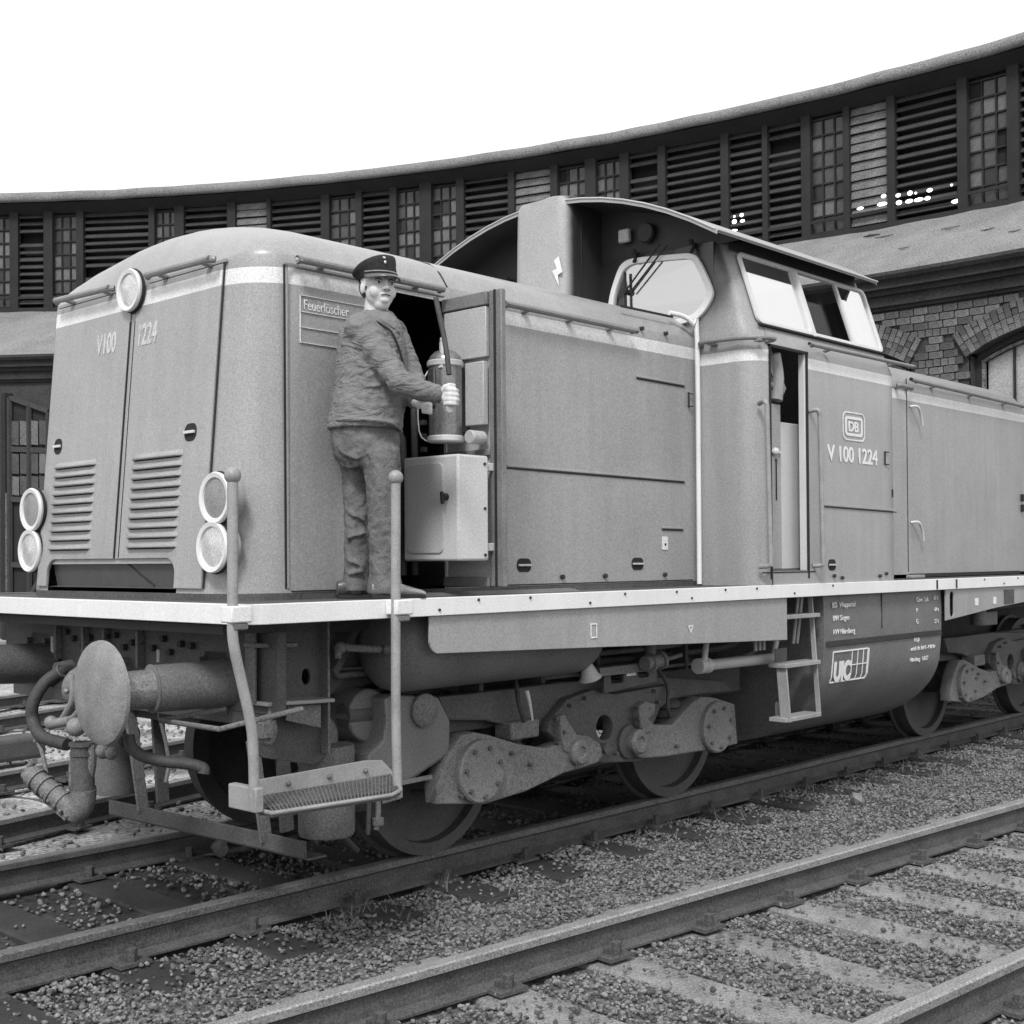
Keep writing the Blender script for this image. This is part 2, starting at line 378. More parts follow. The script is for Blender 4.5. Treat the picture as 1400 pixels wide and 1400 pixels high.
def skiph(i, j):
    if i in (0, 1, 2, 3, 4) and j == 2: return True          # the open hatch in the side
    a, b = rows[i][j], rows[i][j+1]
    if i == 0 and min(a.y, b.y) > -.56 and max(a.y, b.y) < .71 and a.x < .1 and b.x < .1: return True   # notch under the nose doors
    return False
MB().grid(rows, skip=skiph).build('front_hood', M_HOOD, loco, merge=True, ang=.9)
# seam round the hood at X = 1.27
sm = MB(); sm.tube([(1.262, y, roofz(1.262, y, .06)+.001) for y in (-1.036,-1.03,-1.01,-.98,-.9,-.7,-.4,0,.5,1.0)], .005, 6, 1)
sm.build('roof_seam', M_SEAM, loco)
# inner room behind the hatch
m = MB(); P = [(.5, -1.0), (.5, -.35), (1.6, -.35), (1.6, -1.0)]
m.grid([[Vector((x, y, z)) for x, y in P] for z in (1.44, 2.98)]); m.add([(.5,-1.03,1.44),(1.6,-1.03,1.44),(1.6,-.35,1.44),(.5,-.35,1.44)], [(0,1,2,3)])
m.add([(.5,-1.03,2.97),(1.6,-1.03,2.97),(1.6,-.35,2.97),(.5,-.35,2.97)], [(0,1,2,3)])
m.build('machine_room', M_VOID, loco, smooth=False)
m = MB()
m.tube([(1.12,-.93,1.5),(1.12,-.93,2.4),(1.1,-.9,2.55),(.98,-.8,2.6)], .018); m.tube([(1.05,-.9,1.5),(1.05,-.9,2.2),(1.0,-.8,2.3)], .03)
m.tube([(.95,-.92,1.5),(.95,-.92,2.5)], .012); m.box((.82,-.9,1.5),(.98,-.6,1.95)); m.cyl((1.0,-.8,1.95),(1.0,-.8,2.12),.07)
for k in range(9): m.box((1.135,-.985,1.72+.07*k),(1.16,-.96,1.745+.07*k))
for k in range(4): m.ball((1.02+.03*k,-.9,2.56+.04*(k % 2)), .018, 8, 5)
m.build('pipework', M_FRAME, loco)
# footplate and its white edge
m = MB(); m.box((-.35, -1.50, 1.345), (10.9, 1.50, 1.398)); m.build('footplate', M_FRAME, loco, bevel=.004)
def band_ring(z, o):
    r = .09; P = [(10.9, -1.526-o)]
    for k in range(7):
        a = PI/2*k/6; P.append((-.356-o+r-r*math.sin(a), -1.526-o+r-r*math.cos(a)))
    for k in range(7):
        a = PI/2*(1-k/6); P.append((-.356-o+r-r*math.sin(a), 1.526+o-r+r*math.cos(a)))
    P.append((10.9, 1.526+o)); return [Vector((x, y, z)) for x, y in P]
MB().grid([band_ring(1.402, -.04), band_ring(1.402, 0), band_ring(1.318, 0), band_ring(1.318, -.04)]).build('footplate_edge', M_WHITE, loco, bevel=.003, ang=.5)
# small screw heads on the edge
for i, x in enumerate((.72, .98, 1.35, 1.82, 2.12, 2.6, 2.75, 3.1, 3.45, 3.9, 4.4, 6.9, 7.3, 7.6)):
    b = MB().cyl((x,-1.526,1.385-.04*(i % 3 == 0)), (x,-1.532,1.385-.04*(i % 3 == 0)), .007, n=8).build('screw_head', M_DARK, loco)
for x in (6.0, 6.35): MB().box((x,-1.53,1.325),(x+.025,-1.527,1.396)).build('joint_strip', M_DARK, loco)
MB().box((.79,-1.531,1.328),(.85,-1.5265,1.38)).build('grounding_lug', M_TRIM, loco, bevel=.003) if False else None
# hood plinth between footplate and hood, with stud row
m = MB(); pr = hood_ring(1.43); m.grid([[Vector((x, y, 1.398)) for x, y in pr], [Vector((x, y, 1.43)) for x, y in pr]])
m.build('hood_plinth', M_FRAME, loco)

# nose doors with slats
def nose_frame(y0):
    ax = Vector((.125/1.5, 0, 1)).normalized(); return ax
rake = math.atan2(.125, 1.5)
def nose_pt(y, z, out=0): 
    return Vector((xf(z)-out, y, z))
def nose_plate(name, loop, th, out, mt, parent, bevel=.003):
    """loop in (y, z) on the raked nose plane"""
    M = Matrix(((math.cos(rake)*0, math.sin(rake), -math.cos(rake), xf(1.43)-out), (1,0,0,0), (0, math.cos(rake), math.sin(rake), 1.43), (0,0,0,1)))
    L = [(y, (z-1.43)/math.cos(rake)) for y, z in loop]
    return flat_shape(name, [L], M, th, mt, parent, bevel)
def arc(cx, cz, r, a0, a1, n=6): return [(cx+r*math.cos(math.radians(a0+(a1-a0)*k/n)), cz+r*math.sin(math.radians(a0+(a1-a0)*k/n))) for k in range(n+1)]
near = nose_plate('nose_door', [(-.775,1.452),(-.545,1.452)]+[(-.545,1.50)]+arc(-.465,1.515,.08,180,90)+[(-.032,1.595),(-.032,2.972),(-.775,2.972)], .018, .006, M_HOOD, loco)
far = nose_plate('nose_door', [(.018,1.595)]+arc(.62,1.515,.08,90,0)+[(.70,1.50),(.70,1.452),(.80,1.452),(.80,2.972),(.018,2.972)], .018, .006, M_HOOD, loco)
nose_plate('centre_strip', [(-.026,1.595),(.012,1.595),(.012,2.84),(-.026,2.84)], .012, .004, M_DOORP, loco, .002)
# sloping toe panel under the doors, its shade painted in dark
m = MB(); m.grid([[Vector((xf(1.60)+.012, y, 1.60)) for y in (-.55,.08,.70)], [Vector((xf(1.45)+.055, y, 1.455)) for y in (-.55,.08,.70)]]); 
m.add([(xf(1.45)+.055,-.55,1.455),(xf(1.45)+.055,.70,1.455),(xf(1.45)-.0,.70,1.45),(xf(1.45)-.0,-.55,1.45)], [(0,1,2,3)])
m.build('toe_panel', mat('toe_panel_shade_paint', .075, .5, var=.2, grain=.2), loco)
MB().tube([nose_pt(-.01,1.60,-.010), nose_pt(-.28,1.462,-.05)], .004, 6, 1).build('toe_seam', M_SEAM, loco)
for par_, y0, y1 in ((near, -.555, -.10), (far, .25, .695)):
    for k in range(10):
        z = 1.648+.0485*k; sl = MB(); c = []
        for y, e in ((y0, 0), (y0+.035, 1), ((y0+y1)/2, 1), (y1-.035, 1), (y1, 0)):
            c.append([nose_pt(y, z+.031, .012), nose_pt(y, z+.022, .012+.014*e), nose_pt(y, z+.004, .012+.027*e), nose_pt(y, z, .012+.025*e), nose_pt(y, z-.002, .012+.010*e)])
        sl.grid(c).build('louvre_slat', M_HOOD, par_, ang=1.2)
        MB().add([nose_pt(y0+.02,z-.001,.0155), nose_pt(y1-.02,z-.001,.0155), nose_pt(y1-.02,z-.008,.0155), nose_pt(y0+.02,z-.008,.0155)],[(0,1,2,3)]).build('louvre_gap', M_VOID, par_, smooth=False)
def recessed_handle(p, c, w, h, parent, on='nose'):
    """dark oval cup with a bright bar across"""
    if on == 'nose':
        y, z = c; L = rrect(y-w/2, z-h/2, y+w/2, z+h/2, min(w, h)*.42)
        a = nose_plate('handle_cup', L, .004, .0155, M_VOID, parent, .001)
        b = MB().bar(nose_pt(y-w*.42, z, .024), nose_pt(y+w*.42, z, .024), .014, .014).build('handle_bar', M_TRIM, parent, bevel=.002)
    else:
        x, z = c; L = rrect(x-w/2, z-h/2, x+w/2, z+h/2, min(w, h)*.42)
        a = flat_shape('handle_cup', [L], frameY(p-.002), .004, M_VOID, parent, .001)
        b = MB().bar((x-w*.45, p-.008, z), (x+w*.45, p-.008, z), .014, .012).build('handle_bar', M_PALE, parent, bevel=.002)
recessed_handle(None, (.673, 2.206), .085, .085, far); recessed_handle(None, (-.605, 2.19), .10, .085, near)
# nose centre lamp
def lamp(c, r, lensmat, name='headlamp', d=.09, ring=.028, tilt=0):
    c = Vector(c); b = MB().lathe([(r*.96, .03), (r*1.0, -.01), (r*.98, -d), (r*.8, -d-.03)], c, (-1, 0, 0)).build(name, M_PAINT, loco) if False else None
    hd = MB().lathe([(r*.9, -d-.02), (r*.97, -d*.4), (r, 0)], c, (-1, 0, 0), 32).build(name, M_PAINT, loco)
    MB().lathe([(r*1.05, -.024), (r*1.07, -.016), (r*1.05, -.008)], c, (-1, 0, 0), 32).build('lamp_gasket', M_SEAM, hd)
    MB().lathe([(r, -.012), (r*1.03, .004), (r*.98, .014), (r-ring, .010), (r-ring-.004, .0)], c, (-1, 0, 0), 36).build('lamp_ring', M_LAMPR, hd)
    MB().lathe([(r-ring, .001), ((r-ring)*.7, .006), (1e-4, .009)], c, (-1, 0, 0), 32).build('lamp_lens', lensmat, hd)
    return hd
lamp(S(177,397,'X',.015), .106, M_REFL, 'top_headlamp', .03, .02)
for u, v, y, mt in ((295, 681, -.79, M_REFLD), (291, 748, -.79, M_REFL), (43.5, 697, 1.0, M_REFLD), (41, 753, 1.0, M_REFL)):
    p = S(u, v, 'X', -.095 if y < 0 else -.07); lamp(p, .116, mt, 'headlamp', .06, .022)
nose_plate('lamp_socket', rrect(-.06, 2.73, .05, 2.80, .02), .02, .014, M_HOOD, loco) if False else None
MB().lathe([(.10, -.1), (.085, -.02), (.03, .0)], nose_pt(-.005, 2.80, .01)+Vector((.05,0,0)), (-.1, 0, -1), 16).build('lamp_bracket', M_DOORP, loco) if False else None
# seams
sm = MB()
for y in (-.782, -.031, .017): sm.tube([nose_pt(y, 1.455 if y < -.5 else 1.60, .013 if y > -.5 else .006), nose_pt(y, 2.97 if y < -.5 else 2.80, .013 if y > -.5 else .006)], .0045, 6, 1)
sm.build('nose_seam', M_SEAM, loco)
sd_ = MB(); sd_.box((.205,-HW-.003,1.45),(.214,-HW+.002,2.95)); sd_.build('hatch_seam', M_SEAM, loco)
MB().box((.216,-HW-.006,1.45),(.228,-HW,2.95)).build('seam_strip', M_DOORP, loco, bevel=.002)
MB().box((.200,-HW-.012,2.948),(1.235,-HW,2.962)).build('drip_strip', M_DOORP, loco, bevel=.002)
m = MB()
for ya, yb in ((-.80, -.13), (.12, .80)): m.bar(nose_pt(ya, 2.985, .008), nose_pt(yb, 2.985, .008), .012, .014)
m.build('nose_drip_strip', M_DOORP, loco)
# grab rails at roof level
def rail(p, q, out, n, name='grab_rail', r=.016, parent=None, brk=.035):
    p, q, o = Vector(p), Vector(q), Vector(out); g = MB()
    d = (q-p); e = d.normalized()*.03
    g.tube([p-o*.3+Vector((0,0,-.004)), p+e*.8, p+e*2, q-e*2, q-e*.8, q-o*.3+Vector((0,0,-.004))], r, 10, 3)
    ob = g.build(name, MATS['rail_paint'], parent or loco)
    for k in range(n):
        c = p+d*((k+.5)/n if n > 2 else (.17, .83)[k]); 
        MB().bar(c, c-o+Vector((0,0,-.012)), brk, .018).build('rail_bracket', MATS['rail_paint'], ob, bevel=.004)
    return ob
mat('rail_paint', .20, .45, var=.2, grain=.2, bump=.1)
rail((.25,-1.095,2.972),(1.17,-1.095,2.972),(0,-.06,0),2, r=.018)
rail((1.66,-1.095,2.965),(2.79,-1.095,2.962),(0,-.06,0),3, r=.018)
rail(S(290,353,'X',-.01),S(198,377,'X',-.01),(-.06,0,0),2, r=.017); rail(S(152,393,'X',-.01),S(74,412,'X',-.01),(-.06,0,0),2, r=.017)

# hatch door standing open at right angles, cabinet and bin fixed to it
M_STILE = mat('stile_paint', .17, .5, var=.2, grain=.2, streak=.2)
hd = MB(); X0 = 1.245
hd.box((X0,-1.455,1.44),(X0+.010,-1.045,2.93)); hatch = hd.build('hatch_door', M_PALE, loco, bevel=.003)
for nm, a, b in (('door_stile',(X0-.022,-1.462,1.44),(X0+.012,-1.375,2.932)),('door_rail',(X0-.035,-1.37,2.86),(X0,-1.045,2.93)),('door_rail',(X0-.035,-1.37,1.44),(X0,-1.045,1.49)),('door_rail',(X0-.02,-1.37,2.10),(X0,-1.045,2.135))):
    MB().box(a, b).build(nm, M_STILE, hatch, bevel=.006)
MB().box((X0-.026,-1.425,1.44),(X0-.023,-1.41,2.93)).build('door_gasket', M_SEAM, hatch)
MB().box((X0-.06,-1.365,2.23),(X0-.01,-1.06,2.60)).build('inner_box', M_PALE, hatch, bevel=.006) if False else None
p_ = MB(); p_.box((X0-.03,-1.362,2.60),(X0-.004,-1.06,2.855)); p_.build('door_lining', M_PALE, hatch, bevel=.004)
MB().box((X0-.055,-1.366,2.255),(X0-.02,-1.235,2.575)).build('door_lining', M_PALE, hatch, bevel=.004)
MB().cyl((X0-.03,-1.335,2.19),(X0-.13,-1.335,2.19),.035).build('door_latch', M_PALE, hatch, bevel=.006)
cbc = S(626,622,'X',.95); cbx = S(668,628,'Y',cbc.y).x; cab_ = MB().box((.95,cbc.y,1.572),(cbx,-1.03,2.092)).build('cabinet', M_CREAM, hatch, bevel=.012)
flat_shape('cabinet_door', [rrect(-1.325,1.61,-1.06,2.055,.035)], frameX(.948), .012, M_PALE, hatch, .004)
q = MB(); q.cyl((.95,-1.345,1.885),(.92,-1.345,1.885),.017); q.bar((.915,-1.345,1.91),(.915,-1.35,1.85),.018,.012); q.build('cabinet_latch', M_SEAM, hatch, bevel=.003)
for z in (1.60, 1.83, 2.05): MB().cyl((cbx-.03,cbc.y,z),(cbx-.03,cbc.y-.006,z),.008,n=8).build('cabinet_screw', M_DARK, hatch)
for z in (1.62, 2.02): MB().box((cbx-.01,-1.40,z),(1.245,-1.37,z+.04)).build('cabinet_bracket', M_CREAM, hatch, bevel=.004)

# hood side furniture
for x0, x1, z0, z1 in ((2.88,3.385,2.70,2.695),(1.70,3.375,2.092,2.077),(3.13,3.355,1.772,1.77)):
    MB().bar((x0,-HW-.006,z0),(x1,-HW-.006,z1),.011,.014).build('side_rib', M_PAINT, loco, bevel=.003)
    MB().bar((x0,-HW-.002,z0-.014),(x1,-HW-.002,z1-.014),.006,.008).build('rib_gap', M_SEAM, loco)
recessed_handle(-HW, (1.84, 1.545), .115, .075, loco, 'side'); recessed_handle(-HW, (2.875, 1.545), .115, .075, loco, 'side')
for x in (2.16, 2.55, 3.15): MB().cyl((x,-HW,1.475),(x,-HW-.018,1.475),.014,n=8).build('side_bolt', M_DARK, loco)
flat_shape('key_plate', [rrect(3.13,1.63,3.19,1.715,.012)], frameY(-HW-.003), .004, M_LETTER, loco, .001)
MB().cyl((3.16,-HW-.004,1.665),(3.16,-HW-.008,1.665),.008,n=8).build('key_hole', M_VOID, loco)
m = MB(); 
for z in (2.64, 2.56): m.bar((3.42,-HW-.01,z),(3.46,-HW-.02,z),.006,.006)
m.bar((3.42,-HW-.012,2.65),(3.42,-HW-.012,2.55),.008,.008); m.build('side_catch', M_SEAM, loco)
MB().tube([(3.30,-.99,3.155),(3.40,-1.03,3.14),(3.455,-1.065,3.09),(3.485,-1.075,2.98),(3.485,-1.075,1.41)], .0165, 12).build('conduit_pipe', M_WHITE, loco)
MB().box((3.445,-HW-.002,1.43),(3.465,-HW+.004,3.0)).build('conduit_shadow', M_SEAM, loco) if False else None
for x, z in ((2.93,3.0),(3.18,3.0)): MB().cyl((x,-HW+.01,z),(x,-HW-.02,z),.013,n=8).build('roof_bolt', M_DARK, loco)
MB().bar((2.78,-1.0,3.125),(3.32,-1.0,3.13),.012,.012).build('roof_edge_strip', M_SEAM, loco)
m = MB(); m.box((1.24,-HW-.004,1.434),(3.46,-HW,1.44)); m.build('base_seam', M_SEAM, loco)
MB().box((.24,-HW-.004,1.434),(.79,-HW,1.44)).build('base_seam', M_SEAM, loco)

# lettering on nose and hood
a_, b_ = S(130,475,'X',xf(2.7)), S(168,466,'X',xf(2.7))
def nletter(s_, y, z, size, parent):
    u = Vector((math.sin(rake), 0, math.cos(rake)))
    text(s_, 'number_lettering', nose_pt(y, z, .012), (0,-1,0), size, M_LETTERD, parent, .62, nudge=.004, up=u, bold=.004)
nletter('V100', .335, 2.665, .105, far); nletter('1224', -.062, 2.668, .105, near)
# fire extinguisher notice: word and ruled box
def line(x0, z0, x1, z1, w, mt, parent, y=-HW, nm='ruled_line'):
    MB().bar((x0,y-.003,z0),(x1,y-.003,z1),w,.003).build(nm, mt, parent)
for z in (2.822, 2.745, 2.672, 2.60): line(.296,z,.80 if z > 2.81 else .78,z,.007,M_LETTER,loco)
line(.299,2.822,.299,2.60,.007,M_LETTER,loco); line(.781,2.822,.781,2.60,.007,M_LETTER,loco)
text('Feuerlöscher', 'notice_lettering', (.318,-HW,2.758), (1,0,0), .048, M_LETTER, loco, .76, nudge=.003, bold=.0)

# ---------------------------------------------------------------- cab
CW = 1.51; CX0, CX1 = 3.51, 5.42
zs_ = [1.40, 1.49, 2.52, 2.918, 3.055, 3.52, 3.60]
def cw(z): return CW if z <= 2.95 else CW - (z-2.95)*.33 - .02*min(1, (z-2.95)/.1)
def cab_ring(z):
    w = cw(z); r = .16; xr = CX1 - max(0, z-2.95)*.12
    P = [(xr-.0, -w+.10), (xr-.03, -w+.03), (xr-.10, -w)]
    P += [(x, -w) for x in (5.225, 4.93, 4.835, 4.37, 4.285, 4.11)] + [(3.66, -w)]
    for k in range(7):
        a = PI/2*k/6; P.append((CX0+r-r*math.sin(a), -w+r-r*math.cos(a)))
    P += [(CX0, y) for y in (-1.17, -.335, 0, .335, 1.17)]
    for k in range(7):
        a = PI/2*(1-k/6); P.append((CX0+r-r*math.sin(a), w-r+r*math.cos(a)))
    P += [(x, w) for x in (4.11, 4.37, 4.835, 4.93, 5.225, xr-.10)] + [(xr, w-.1), (xr, 0), (xr, -w+.10)]
    return [Vector((x, y, z)) for x, y in P]
CR = [cab_ring(z) for z in zs_]
CR[5] = [Vector((p.x, p.y, p.z)) for p in CR[5]]
def skipc(i, j):
    a, b = CR[i][j], CR[i][j+1]; xa, xb = sorted((a.x, b.x)); side = abs(a.y) > 1.15 and abs(b.y) > 1.15 and xb-xa > .05
    if side and i == 4 and ((xa > 3.6 and xb < 4.3) or (xa > 4.3 and xb < 4.9) or (xa > 4.9 and xb < 5.3)): return True
    if side and a.y < 0 and i in (1, 2) and xa > 3.6 and xb < 4.15: return True       # doorway
    if i == 4 and a.x < 3.52 and b.x < 3.52 and ((-1.2 < a.y < 0 and -1.2 < b.y < -.32) or (.32 < a.y < 1.2 and .32 < b.y < 1.2)): return True
    return False
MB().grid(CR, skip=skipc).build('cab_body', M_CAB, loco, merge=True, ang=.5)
# make the front pillars right up to the roof and the inside
m = MB(); m.box((3.6,-1.44,1.44),(5.36,1.44,1.5)); m.box((5.34,-1.3,1.5),(5.37,1.3,3.5)); m.build('cab_floor', M_INT, loco, smooth=False)
m = MB(); m.box((3.60,-1.2,1.5),(3.95,1.1,2.75)); m.box((4.5,-.6,1.5),(4.9,-.1,2.5)); m.bar((4.3,-.9,1.5),(4.3,-.9,2.9),.05,.05); m.build('driver_desk', M_INT, loco, bevel=.01)
# window frames and panes on the leaning side
def side_pt(x, z, o=0): return Vector((x, -cw(z)-o, z))
tilt = math.atan2(cw(3.055)-cw(3.52), .465)
def side_plate(name, loops, th, out, mt, parent, bevel=.004):
    M = Matrix(((1,0,0,0),(0,math.sin(tilt),-math.cos(tilt),-cw(3.055)-out),(0,math.cos(tilt),math.sin(tilt),3.055),(0,0,0,1)))
    return flat_shape(name, [[(x, (z-3.055)/math.cos(tilt)) for x, z in L] for L in loops], M, th, mt, parent, bevel)
def par_win(x0, x1, z0, z1, r): return rrect(x0, z0, x1, z1, r)
wf = side_plate('side_window_frame', [par_win(3.60,5.30,3.068,3.55,.05), par_win(3.632,4.27,3.092,3.53,.03), par_win(4.31,4.845,3.092,3.53,.01), par_win(4.875,5.268,3.092,3.53,.03)], .02, .010, M_TRIM, loco)
side_plate('window_pane', [par_win(3.63,4.275,3.06,3.53,.03)], .006, .002, M_WIN, wf, .001)
side_plate('window_pane', [par_win(4.87,5.27,3.06,3.53,.03)], .006, .002, M_WIN, wf, .001)
side_plate('window_pane', [par_win(4.31,4.85,3.06,3.53,.01)], .006, -.06, glassm('dark_window_glass', .04), wf, .001)
side_plate('window_post', [[(4.272,3.06),(4.305,3.06),(4.305,3.53),(4.272,3.53)]], .03, .018, M_TRIM, wf, .004)
side_plate('window_sill', [[(3.60,3.054),(5.31,3.054),(5.31,3.066),(3.60,3.066)]], .022, .014, M_SEAM, loco, .002)
for sgn in (-1, 1):
    A = [(.335,3.35),(.335,3.16),(.36,3.11),(.42,3.085),(1.03,3.11),(1.13,3.16),(1.20,3.26),(1.19,3.32),(1.09,3.53),(1.04,3.565),(.96,3.575),(.56,3.615),(.47,3.60),(.42,3.55)] if sgn < 0 else None
    if sgn < 0:
        out_ = [(-y, z-.0) for y, z in A]
        # smooth outline
        def chaikin(P, n=2):
            for _ in range(n):
                Q = []
                for i in range(len(P)):
                    a, b = P[i], P[(i+1) % len(P)]; Q += [(a[0]*.75+b[0]*.25, a[1]*.75+b[1]*.25), (a[0]*.25+b[0]*.75, a[1]*.25+b[1]*.75)]
                P = Q
            return P
        out_ = chaikin(out_); cx_ = sum(p[0] for p in out_)/len(out_); cz_ = sum(p[1] for p in out_)/len(out_)
    L0 = [(p[0]*(1 if sgn < 0 else -1), p[1]) for p in out_]; c0 = cx_*(1 if sgn < 0 else -1)
    L1 = [(c0+(p[0]-c0)*.895, cz_+(p[1]-cz_)*.84) for p in L0]
    ff = flat_shape('front_window_frame', [L0, L1], frameX(CX0-.014), .03, M_WHITE, loco, .006)
    flat_shape('window_pane', [L1], frameX(CX0-.006), .006, M_WINF, ff, .001)
    # surround filling the square opening behind the rounded frame
    flat_shape('window_surround', [[(y*(1 if sgn < 0 else -1), z) for y, z in ((-1.19,3.05),(-.33,3.05),(-.33,3.62),(-1.19,3.62))], [(c0+(p[0]-c0)*.95, cz_+(p[1]-cz_)*.93) for p in L0]], frameX(CX0+.001), .004, M_CAB, loco, .001)
    for yy, zz in ((-.585,3.615),(-1.05,3.60)):
        h = MB(); h.ball((CX0-.05, yy*-sgn, zz+.03), .020, 8, 6); h.bar((CX0, yy*-sgn, zz+.03), (CX0-.05, yy*-sgn, zz-.04), .02, .015); h.build('window_hinge', M_SEAM, ff, smooth=True)
# wiper
wip = MB(); a, b = (CX0-.05,-.80,3.66), (CX0-.045,-.545,3.40)
wip.bar(a, (CX0-.045,-.50,3.385), .010, .008); wip.bar((CX0-.05,-.86,3.645), (CX0-.045,-.545,3.375), .008, .008); wip.bar((CX0-.04,-.50,3.52), (CX0-.04,-.505,3.26), .016, .012)
wip.cyl((CX0, -.50, 3.39), (CX0-.06, -.50, 3.39), .02, n=10); wip.build('wiper', M_SEAM, loco)
MB().lathe([(.06,0),(.068,.02),(.06,.035),(.02,.03)], (CX0,-.665,3.765), (-1,0,0), 20).build('horn', M_SHADE, loco)
MB().box((CX0-.04,-.53,3.73),(CX0,-.44,3.82)).build('marker_box', M_PALE, loco, bevel=.01)
# roof: arched shell, slightly proud of the walls
def rz(y): return 4.03 - .212*y*y
rr_ = []
ys = [-1.43,-1.42]+[-1.40+2.8*k/16 for k in range(17)]+[1.42,1.43]
for x in (3.19, 3.2, 3.4, 5.25, 5.27): rr_.append([Vector((x, y, rz(y)-(.012 if x in (3.19,5.27) else 0))) for y in ys])
under = [[Vector((p.x, p.y, p.z-.020)) for p in r] for r in rr_]
m = MB(); m.grid(rr_); m.grid(under)
m.grid([rr_[0], under[0]]); m.grid([rr_[-1], under[-1]]); m.grid([[r[0] for r in rr_], [r[0] for r in under]]); m.grid([[r[-1] for r in rr_], [r[-1] for r in under]])
roof_o = m.build('cab_roof', M_ROOF, loco, merge=True)
MB().grid([[Vector((p.x, p.y, p.z-.022)) for p in r] for r in rr_]).build('roof_underside', M_SHADE, roof_o)  # roof overhang's own shade painted on as near-black
m = MB(); m.tube([(3.188, y, rz(y)-.005) for y in ys[1:-1]], .006, 8, 1); m.tube([(3.19,-1.435,rz(1.43)-.005),(5.27,-1.435,rz(1.43)-.005)], .007, 8, 1)
m.build('roof_bead', M_PALE, roof_o)
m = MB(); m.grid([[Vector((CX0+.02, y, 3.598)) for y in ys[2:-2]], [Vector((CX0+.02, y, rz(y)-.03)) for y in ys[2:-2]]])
m.grid([[Vector((x,-1.29,3.55)) for x in (3.53,5.2)],[Vector((x,-1.29,rz(1.29)-.02)) for x in (3.53,5.2)]]); m.build('cab_gable', M_SHADE, loco)  # gable coloured near-black to hold the canopy shade
# exhaust stack in front of the cab
def stack_ring(z, s=1.0):
    w, r = .255*s, .10; P = [(3.52,-w)]
    for k in range(7):
        a = PI/2*k/6; P.append((3.14+r-r*math.sin(a), -w+r-r*math.cos(a)))
    for k in range(7):
        a = PI/2*(1-k/6); P.append((3.14+r-r*math.sin(a), w-r+r*math.cos(a)))
    P.append((3.52, w)); return [Vector((x+(z-3.3)*.03, y, z)) for x, y in P]
M_STK = mat('stack_paint', .34, .5, var=.12, scale=4, grain=.15, bump=.05); shade_soot(M_STK, ((0, 3.17, 3.24), (1, .0, -.12)), .022)  # canopy shade and sooting painted on the near side
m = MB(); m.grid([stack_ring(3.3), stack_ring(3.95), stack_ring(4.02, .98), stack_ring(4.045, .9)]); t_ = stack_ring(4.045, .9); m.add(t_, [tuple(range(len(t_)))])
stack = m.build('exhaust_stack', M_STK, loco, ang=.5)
MB().lathe([(.17,-.03),(.17,.02),(.14,.035),(.13,-.02)], (3.42,0,4.06), (0,0,1), 28).build('stack_rim', M_STK, stack)
MB().box((3.30,-.262,3.3),(3.306,-.254,3.9)).build('stack_seam', M_SEAM, stack)
bolt_ = [(-.185,3.62),(-.15,3.60),(-.185,3.53),(-.155,3.52),(-.215,3.41),(-.20,3.485),(-.235,3.50)]
flat_shape('lightning_mark', [[(y+.02, z) for y, z in [(-.215,3.625),(-.17,3.605),(-.195,3.545),(-.155,3.535),(-.215,3.42),(-.205,3.50),(-.245,3.515)]][::-1]], frameX(3.138), .003, M_WHITE, stack, .0005)

# cab side details
m = MB()
m.box((4.105,-1.515,1.44),(4.122,-1.49,2.93)); m.box((3.645,-1.515,1.44),(3.662,-1.49,2.93)); m.box((3.645,-1.518,2.92),(4.122,-1.49,2.935)); m.box((3.55,-1.513,1.478),(4.2,-1.505,1.486))
m.build('door_frame', M_SEAM, loco)
MB().box((4.088,-1.505,1.49),(4.105,-1.46,2.92)).build('door_post', M_TRIM, loco, bevel=.003)
cd = MB().box((3.70,-1.40,1.50),(4.40,-1.37,2.47)).build('cab_door', M_CREAM, loco, bevel=.006)
MB().box((3.60,-1.42,1.50),(3.93,-1.405,2.58)).build('cab_door_edge', M_PAINT, cd, bevel=.006)
q = MB(); q.tube([(3.86,-1.42,2.60),(3.88,-1.42,2.75),(3.84,-1.42,2.90)], .05, 12); q.tube([(3.72,-1.42,2.72),(3.95,-1.42,2.66)], .02, 8); q.bar((3.76,-1.42,2.90),(3.98,-1.40,2.66),.03,.10); q.build('folded_sunblind', M_POST, loco)
q = MB(); q.bar((3.76,-1.425,2.268),(3.92,-1.425,2.262),.018,.014); q.ball((3.84,-1.43,2.265),.028,10,7); q.build('door_handle', M_TRIM, cd)
MB().bar((3.862,-1.425,2.22),(3.862,-1.425,1.95),.006,.006).build('lock_bar', M_SEAM, cd)
MB().tube([(3.95,-1.2,2.5),(3.93,-1.2,2.75),(4.02,-1.2,2.92)], .03).build('cab_pipe', M_POST, loco)
m = MB(); m.box((3.98,-1.1,2.35),(4.4,-1.0,2.47)); m.box((3.95,-1.15,2.62),(4.3,-1.1,2.64)); m.build('cab_shelf', M_POST, loco, bevel=.005)
for x in (3.50, 4.135):
    g = MB(); y = -1.575
    g.tube([(x+.0,-1.515,2.545),(x+.01,y+.01,2.55),(x+.02,y,2.525),(x+.03,y,2.45),(x+.05,y,1.60),(x+.055,y,1.55),(x+.05,y+.01,1.525),(x+.03,-1.515,1.52)] if x > 4 else [(x+.04,-1.50,2.545),(x+.01,y+.02,2.555),(x+.01,y,2.525),(x+.012,y,2.45),(x+.035,y,1.60),(x+.035,y,1.55),(x+.03,y+.01,1.525),(x+.03,-1.50,1.52)], .0155, 12)
    g.build('cab_handrail', M_POST, loco)
rail((4.10,-1.565,2.975),(5.53,-1.565,2.985),(0,-.055,0),2, r=.014)
